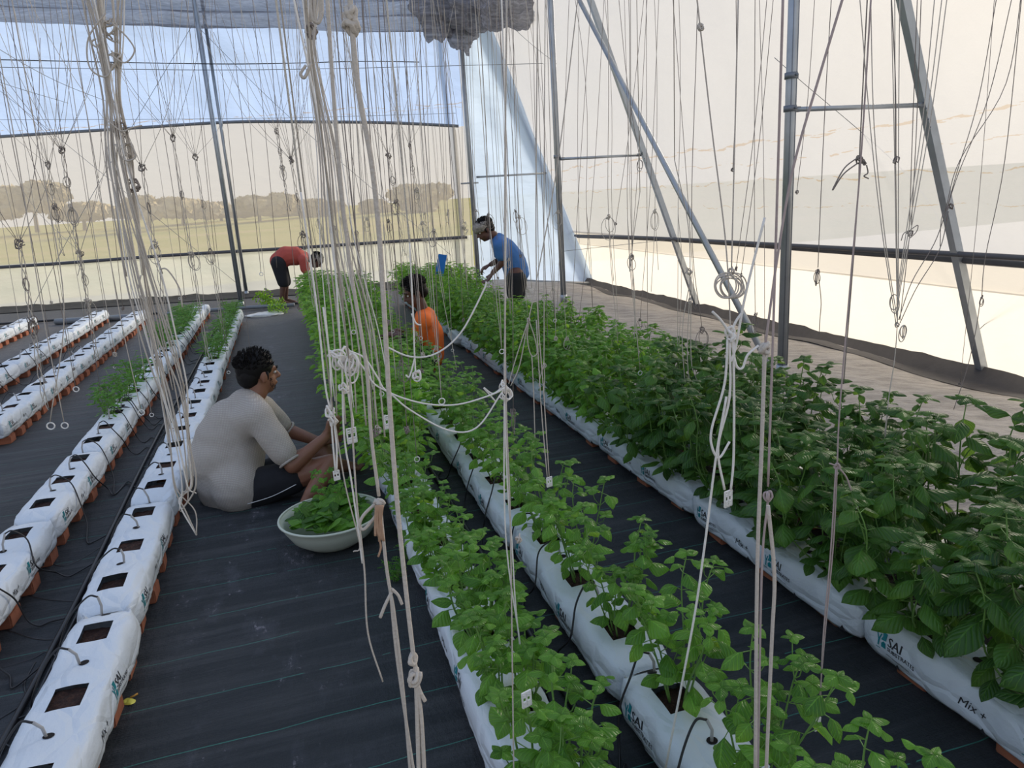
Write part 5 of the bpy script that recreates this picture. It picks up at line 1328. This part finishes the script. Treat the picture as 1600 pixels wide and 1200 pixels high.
# knots right of centre
twine(PP([(783, -20), (790, 200), (790, 400), (788, 600)], 1.6), .0018, 'long string dropping to a white tangled knot in the centre gap', TWW, knots=[(P(788, 606, 1.6), .015), (P(791, 618, 1.6), .016)], extra=[PP([(788, 620), (793, 760), (800, 850), (806, 950), (818, 1060)], 1.6), PP([(788, 620), (788, 780), (794, 880), (812, 1000), (822, 1075)], 1.6), PP([(785, 605), (770, 615), (756, 606), (775, 628)], 1.6)], clips=[(P(822, 1080, 1.2), .9)])
twine(PP([(792, -20), (789, 300), (790, 600), (797, 800), (800, 1000), (803, 1230)], 1.15), .0014, 'straight pale string falling left of the nearest central basil', TW, knots=[(P(810, 842, 1.15), .007)])
twine(PP([(840, -20), (838, 420), (850, 620), (858, 745)], 1.7), .0014, 'string ending in a small clip above the second central row', TW, clips=[(P(858, 745, 1.7), .7)], extra=[PP([(838, 500), (846, 640), (855, 745)], 1.7)])
# coil and clip, right centre
Yc = 1.25
coil = []
for k in range(7):
    cx, cy = 1140 + (k - 3) * 2.2, 446 + (k % 3) * 2; rx, ry = 17 + (k % 4) * 1.5, 20 - (k % 3) * 2
    coil.append([P(cx + rx * math.sin(j * 2 * PI / 12), cy - ry * math.cos(j * 2 * PI / 12), Yc + .01 * (k - 3)) for j in range(13)])
twine(PP([(1087, -20), (1094, 42), (1112, 200), (1133, 370), (1140, 480), (1141, 530)], Yc), .0014, 'reddish string carrying a coil of spare twine left of the nearest column', TW, knots=[(P(1095, 42, Yc), .006), (P(1143, 424, Yc), .007)], extra=coil + [PP([(1154, -20), (1146, 300), (1143, 420)], Yc)])
twine(PP([(1195, 340), (1165, 460), (1150, 540), (1142, 565)], Yc), .0026, 'white cord bow tied under the twine coil, ending in a plastic clip', TWW, rise=False, knots=[(P(1142, 527, Yc), .009), (P(1141, 520, Yc), .010)],
      extra=[PP([(1113, 487), (1126, 500), (1140, 520)], Yc), PP([(1160, 488), (1150, 502), (1142, 520)], Yc), PP([(1137, 530), (1132, 600), (1112, 670), (1113, 700), (1124, 715), (1140, 690)], Yc), PP([(1143, 530), (1150, 570), (1160, 575), (1168, 555), (1185, 540)], Yc), PP([(1140, 530), (1140, 620), (1122, 700), (1132, 765)], Yc), PP([(1146, 530), (1147, 640), (1146, 720), (1142, 765)], Yc), PP([(1135, 620), (1118, 720), (1100, 860), (1082, 980), (1040, 1200)], Yc)], clips=[(P(1138, 766, Yc), .95)])
# thick pair near the nearest column
twine(PP([(1224, -20), (1216, 250), (1208, 520), (1200, 760)], .8), .0017, 'reddish cord with a knot low down, close in front of the nearest column', TWB, knots=[(P(1200, 775, .8), .006)], extra=[PP([(1200, 780), (1190, 900), (1184, 1230)], .8)])
twine(PP([(1195, 545), (1190, 700), (1183, 900), (1180, 1230)], .62), .0022, 'close thick pale cord in front of the dark basil', TW, rise=False, knots=[(P(1195, 545, .62), .006)], extra=[PP([(1200, 790), (1210, 900), (1206, 1000), (1196, 1230)], .62)])
twine(PP([(1322, -20), (1280, 120), (1240, 260), (1215, 400), (1195, 545)], .62), .0013, 'slanting reddish cord crossing in front of the nearest column', TWB)
twine(PP([(1362, -20), (1345, 250), (1328, 450), (1312, 640), (1308, 728)], 1.1), .0016, 'brownish string tied in a white bow above the dark basil', TWB, knots=[(P(1308, 729, 1.1), .006)], extra=[PP([(1308, 730), (1302, 850), (1290, 980), (1278, 1120)], 1.1), PP([(1306, 730), (1298, 860), (1286, 1000), (1281, 1120)], 1.1), PP([(1308, 728), (1322, 745), (1330, 766)], 1.1), PP([(1308, 728), (1296, 724)], 1.1)], clips=[(P(1278, 1122, 1.1), .75)])
# dark bow, small bunches against the bright film
twine(PP([(1356, -20), (1349, 120), (1343, 245), (1341, 300), (1330, 450), (1318, 600)], 2.0), .0022, 'string with a dark looped bow high against the pale side film', TW_BACKLIT, knots=[(P(1343, 250, 2.0), .012), (P(1350, 254, 2.0), .010)], extra=[PP([(1342, 245), (1320, 262), (1304, 290), (1302, 296), (1318, 272), (1340, 255)], 2.0), PP([(1354, 258), (1356, 270), (1350, 275), (1357, 279)], 2.0)])
twine(PP([(1300, -20), (1290, 150), (1283, 300), (1278, 418)], 2.4), .0016, 'thin string ending in a small dark tangle against the bright lower film', TW_BACKLIT, knots=[(P(1278, 424, 2.4), .009)], loops=[(P(1276, 425, 2.4), .022, 3)], extra=[PP([(1278, 425), (1283, 470), (1281, 500), (1280, 522)], 2.4)])
fan = [PP([(x0, -20), (xm, 200), (1401 + i * 1.2, 440 + 5 * (i % 3)), (1402, 506)], 1.9) for i, (x0, xm) in enumerate(((1392, 1397), (1398, 1399), (1406, 1404), (1462, 1440), (1474, 1446), (1482, 1452)))] + [PP([(1342, -20), (1360, 200), (1378, 360), (1400, 506)], 1.9), PP([(1360, -20), (1366, 200), (1384, 380), (1403, 506)], 1.9)]
twine(fan[0], .0016, 'fan of strings gathered to one knot left of the nearest sloping strut', TW, knots=[(P(1402, 508, 1.9), .008)], loops=[(P(1412, 508, 1.9), .018, 3), (P(1398, 460, 1.9), .02, 2)], extra=fan[1:] + [PP([(1402, 508), (1398, 560), (1389, 620), (1382, 680 + 8 * k)], 1.9 + .008 * k) for k in range(4)])
twine(PP([(1600, -40), (1572, 130), (1500, 250), (1478, 325)], 2.6), .0018, 'strings tied to the middle of the nearest sloping strut', TW_BACKLIT, knots=[(P(1480, 326, 2.6), .014), (P(1486, 322, 2.6), .012)], extra=[PP([(1560, -20), (1530, 150), (1495, 270), (1480, 325)], 2.6), PP([(1585, -20), (1545, 150), (1498, 270), (1480, 325)], 2.6), PP([(1480, 325), (1460, 380), (1425, 440), (1404, 500)], 2.3), PP([(1482, 330), (1468, 390), (1432, 450), (1406, 505)], 2.3), PP([(1474, 330), (1470, 350), (1469, 385)], 2.6)])
twine(PP([(1598, -20), (1570, 250), (1540, 400), (1534, 462)], 2.6), .0018, 'string ending in a small dark loop beside the strut foot', TW_BACKLIT, knots=[(P(1534, 465, 2.6), .01)], loops=[(P(1535, 466, 2.6), .013, 2)], extra=[PP([(1532, 468), (1524, 520), (1510, 580), (1490, 640)], 2.6)])
twine(PP([(1440, -20), (1432, 200), (1424, 352)], 2.2), .0016, 'pair of strings with a dark bow just above the side roller pipe', TW_BACKLIT, knots=[(P(1422, 364, 2.2), .012)], extra=[PP([(1434, -20), (1426, 200), (1421, 352)], 2.2), PP([(1421, 360), (1412, 365), (1408, 376)], 2.2), PP([(1424, 358), (1434, 352), (1432, 362), (1422, 372)], 2.2), PP([(1421, 370), (1412, 450), (1406, 500)], 2.2)])
for (x0, x1, y1, Y, lab) in ((1186, 1195, 560, 3.0, 'thin string just left of nearest column top'), (1200, 1150, 420, 2.6, 'slanting thin string falling left of nearest column'), (1210, 1158, 430, 2.6, 'second slanting thin string left of nearest column'),
     (1392, 1400, 250, 1.4, 'short string left of strut top'), (1150, 1145, 265, 2.4, 'thin string ending in a small bow high left of nearest column'), (1274, 1245, 300, 2.7, 'slanting string between nearest column and horizontal brace'),
     (1555, 1500, 600, 2.8, 'slanting string right of nearest strut')):
    twine(PP([(x0, -20), ((x0 + x1) / 2 + 3, y1 / 2), (x1, y1)], Y), .0013, lab, TW_BACKLIT, knots=[(P(x1, y1, Y), .008)])
# middle group right of the middle column
for k, (xt, xb, yb, Y) in enumerate(((965, 1000, 250, 4.5), (1050, 1086, 480, 4.0), (1012, 985, 420, 5.0), (1030, 1000, 500, 4.8), (1010, 1012, 540, 4.6), (985, 988, 400, 4.2), (890, 868, 560, 5.5), (925, 890, 560, 5.2), (905, 905, 380, 6.0), (945, 900, 540, 5.4), (975, 990, 460, 5.8), (1008, 962, 350, 5.0))):
    twine(PP([(xt, -20), ((xt + xb) / 2 + sr.uniform(-4, 4), yb * .55), (xb, yb)], Y), .0017, 'slanting thin string against the pale film, %s between the middle and nearest columns' % ORD[k], TW_BACKLIT, 'slanting strings before the pale film', knots=[(P(xb, yb, Y), .012)] if k % 2 else [], loops=[(P(xb, yb, Y), .025, 2)] if k % 3 == 0 else [])
twine(PP([(1054, 250), (1075, 350), (1078, 440), (1074, 560), (1085, 640)], 3.0), .0020, 'twisted strings wound round the foot of the middle strut', TW, knots=[(P(1076, 425, 3.0), .02), (P(1078, 470, 3.0), .014)], extra=[PP([(1080, 430), (1080, 560), (1090, 600), (1105, 680)], 3.0), PP([(1078, 440), (1066, 520), (1072, 620)], 3.0)])
twine(PP([(1000, 300), (990, 370), (987, 400)], 4.2), .0022, 'small pale tuft on a string before the bright lower film', TW, knots=[(P(987, 402, 4.2), .02)], loops=[(P(984, 402, 4.2), .04, 2)], extra=[PP([(987, 405), (992, 470), (990, 560)], 4.2)])

# strings over the basil rows: one for every plant or so, hanging from the wires
rs = random.Random(17)
cnt = 0
for rn, y0, y1, st in (('M1', 3.2, 10.6, 0.42), ('M2', 2.8, 10.6, 0.42), ('R1', 2.8, 10.8, 0.40), ('R2', 3.0, 10.6, 0.45)):
    y = y0; k = 0
    while y < y1:
        X = ROWX[rn] + rs.uniform(-.08, .08); zb = rs.uniform(.35, .85); top = Vector((X + rs.uniform(-.25, .25), y + rs.uniform(-.3, .3), 4.6))
        if rn == 'R2' : X += .05
        pts = [top, Vector((X + rs.uniform(-.03, .03), y, 2.4)), Vector((X + rs.uniform(-.03, .03), y, 1.3)), Vector((X + rs.uniform(-.04, .04), y, zb))]
        kk = []; ll = []; cc = []; ex = []
        if k % 3 == 0: kk = [(pts[-1], .014)]; ll = [(pts[-1], .03, 2)]
        elif k % 3 == 1: cc = [(pts[-1], 1.0)]; ex = [[pts[2], pts[2] + Vector((.02, 0, -.3)), pts[-1]]]
        else: kk = [(pts[2], .015)]; ll = [(pts[2], .04, 2)]; ex = [[pts[2], pts[2] + Vector((.03, .02, -.35))]]
        q = ('nearest', 'second', 'third', 'fourth', 'fifth', 'sixth', 'seventh', 'eighth', 'ninth', 'tenth', 'eleventh', 'twelfth', 'thirteenth', 'fourteenth', 'fifteenth', 'sixteenth', 'seventeenth', 'eighteenth', 'nineteenth', 'twentieth', 'twenty-first', 'twenty-second')[min(k, 21)]
        tw_ = twine(pts, .0015 if y < 6 else .0019, '%s thin vertical string over the basil, %s' % (q, ROWDESC[rn]), TW if k % 4 else TW_BACKLIT, 'strings hanging over %s' % ROWDESC[rn], kk, ll, (), ex, rings=cc)
        y += st + rs.uniform(-.08, .08); k += 1
# gathered fans over the left rows
FANS = [((97, 236), 6.2, 9, 'L5', 430), (((75, 258)), 7.5, 6, 'L5', 400), ((270, 216), 6.8, 8, 'L2', 600), ((305, 246), 8.0, 7, 'L2', 560), ((222, 262), 5.6, 5, 'L3', 520), ((455, 250), 6.5, 11, 'L1', 500), ((432, 205), 8.5, 7, 'L1', 330), ((607, 243), 7.0, 5, 'M1', 400), ((640, 228), 8.5, 5, 'M1', 380), ((30, 380), 5.0, 5, 'L4', 640), ((125, 395), 6.5, 5, 'L4', 560)]
fl = ['fan of strings gathered above the leftmost row into a twisted tail', 'smaller string fan left of another, above the leftmost row', 'string fan tied with a dark bow right of the big bundle', 'string fan just left of the far aisle column',
      'string fan partly behind the big left bundle', 'widest string fan gathered left of top centre', 'far string fan behind the centre bundles, nearer the far column', 'string fan in front of the upper curtain right of centre', 'faint string fan nearest the far corner',
      'low string gather at the left picture edge with small coil', 'low string gather with small coil over the second row']
for k, ((px, py), Y, n, rn, ybot) in enumerate(FANS):
    tie = P(px, py, Y); t = empty('string_fan', tie); tag(t, fl[k], 'string fan', 'string fans over the left rows')
    for i in range(n):
        u = (i + .5) / n - .5; topp = Vector((tie.x + u * 1.3 + rs.uniform(-.08, .08), tie.y + rs.uniform(-.6, .6), min(4.4, tie.z + rs.uniform(1.0, 1.7))))
        mb = MB(); seg(mb, [topp - tie, (topp - tie) * .55 + Vector((0, 0, -.10 - .25 * abs(u))), Vector((0, 0, 0))], .0017, 5, 5); mb.build('strand', TW_BACKLIT if i % 2 else TW, t)
    mb = MB(); knot_mb(mb, Vector((0, 0, 0)), .03, k, .003); mb.build('knot', TW_BACKLIT, t)
    yb_ = ybot; tail = P(px + (yb_ - py) * .16, yb_, Y) - tie
    mb = MB()
    for j in range(3):
        ph = j * 2.1; seg(mb, [tail * (q / 9) + Vector((math.cos(ph + q * 2) * .014, math.sin(ph + q * 2) * .014, 0)) * (1 if q < 9 else 2) for q in range(10)], .0026, 3, 5)
    mb.build('twisted_tail', TW, t)
    mb = MB(); c0 = tail * .45; loops_mb(mb, c0, .045, k, .0024, 3); knot_mb(mb, c0, .03, k + 5, .003); mb.build('loop', TW_BACKLIT if k % 2 else TW, t)
    mb = MB(); c0 = tail * .2; loops_mb(mb, c0, .03, k + 7, .0022, 2); mb.build('loop', TW_BACKLIT, t)
# single strings over the left part
def lefts(n, xr, Yr, yb, labelf, group, m_=TW, r=.0014):
    for k in range(n):
        x = xr[0] + (xr[1] - xr[0]) * (k + rs.uniform(.2, .8)) / n; Y = rs.uniform(*Yr); y2 = rs.uniform(*yb); sl = 0.165 * (1 - (x - 0) / 1600 * 1.5) + rs.uniform(-.02, .02)
        pts = PP([(x, -25), (x + sl * y2 * .35 + rs.uniform(-3, 3), y2 * .35), (x + sl * y2 * .7 + rs.uniform(-3, 3), y2 * .7), (x + sl * y2, y2)], Y)
        z = pts[-1].z
        if z < .25: pts[-1] = pts[-1] + (pts[-2] - pts[-1]) * ((.25 - z) / (pts[-2].z - z))
        end = pts[-1]
        twine(pts, r * (1 + .05 * Y), labelf(k), m_ if k % 3 == 0 else TW_BACKLIT, group, knots=[(end, .012)] if k % 2 else [], rings=[(end, 1.0)] if k % 4 == 0 else [])
qn = lambda k: ORD[k] if k < 13 else ('fourteenth', 'fifteenth', 'sixteenth', 'seventeenth', 'eighteenth', 'nineteenth', 'twentieth')[min(6, k - 13)]
lefts(13, (-60, 150), (3.2, 7.5), (430, 680), lambda k: 'thin single string over the leftmost rows, %s from the left edge' % qn(k), 'single strings at far left')
lefts(12, (200, 420), (4.0, 8.5), (380, 600), lambda k: 'thin single string between the two big bundles, %s from the left' % qn(k), 'single strings between the bundles')
lefts(14, (500, 660), (1.9, 4.0), (480, 720), lambda k: 'pale string near picture centre above the basil, %s from the left' % qn(k), 'strings near the centre', TW, .0013)
lefts(16, (665, 860), (3.5, 8.5), (380, 560), lambda k: 'thin string before the corner film, %s from the left' % qn(k), 'strings before the corner film')
# knots and loops on strings over the aisle and rows on the left
for (x, y1, Y, lab) in ((20, 660, 2.6, 'near string hanging to the lower left rows ending in a ring'), (55, 600, 2.3, 'double near string falling to the fourth row bags'), (140, 640, 2.8, 'near string ending in a small clip over the third row')):
    e_ = P(x + 80 if x != 55 else 78, y1 + (60 if x == 55 else 0), Y)
    twine([P(x - 40, -20, Y), P(x + 10, 260, Y), P(x + 45, 480, Y), e_], .0016, lab, TW, rings=[(e_, .9)])

twine(PP([(722, -20), (722, 200), (724, 345)], 8.0), .0022, 'white tangled knot hanging high beside the front far corner column', TW, knots=[(P(724, 350, 8.0), .045), (P(726, 362, 8.0), .05), (P(724, 356, 8.0), .03)])
twine(PP([(905, -20), (872, 250), (838, 440), (826, 500)], 2.6), .0020, 'string opening into long pear-shaped loops over the right basil', TW, knots=[(P(826, 500, 2.6), .008)],
      extra=[PP([(826, 502), (824, 530), (830, 555), (839, 552), (836, 530), (827, 502)], 2.6), PP([(825, 502), (806, 560), (795, 600)], 2.6), PP([(825, 502), (812, 570), (798, 603)], 2.6), PP([(831, 556), (834, 620), (836, 690)], 2.6)])
twine(PP([(852, -20), (850, 300), (850, 550), (848, 575)], 2.4), .0016, 'string with a frayed double end over the right basil', TW, knots=[(P(849, 572, 2.4), .010)], extra=[PP([(848, 575), (844, 590), (842, 604)], 2.4), PP([(850, 575), (851, 590), (850, 610)], 2.4)])
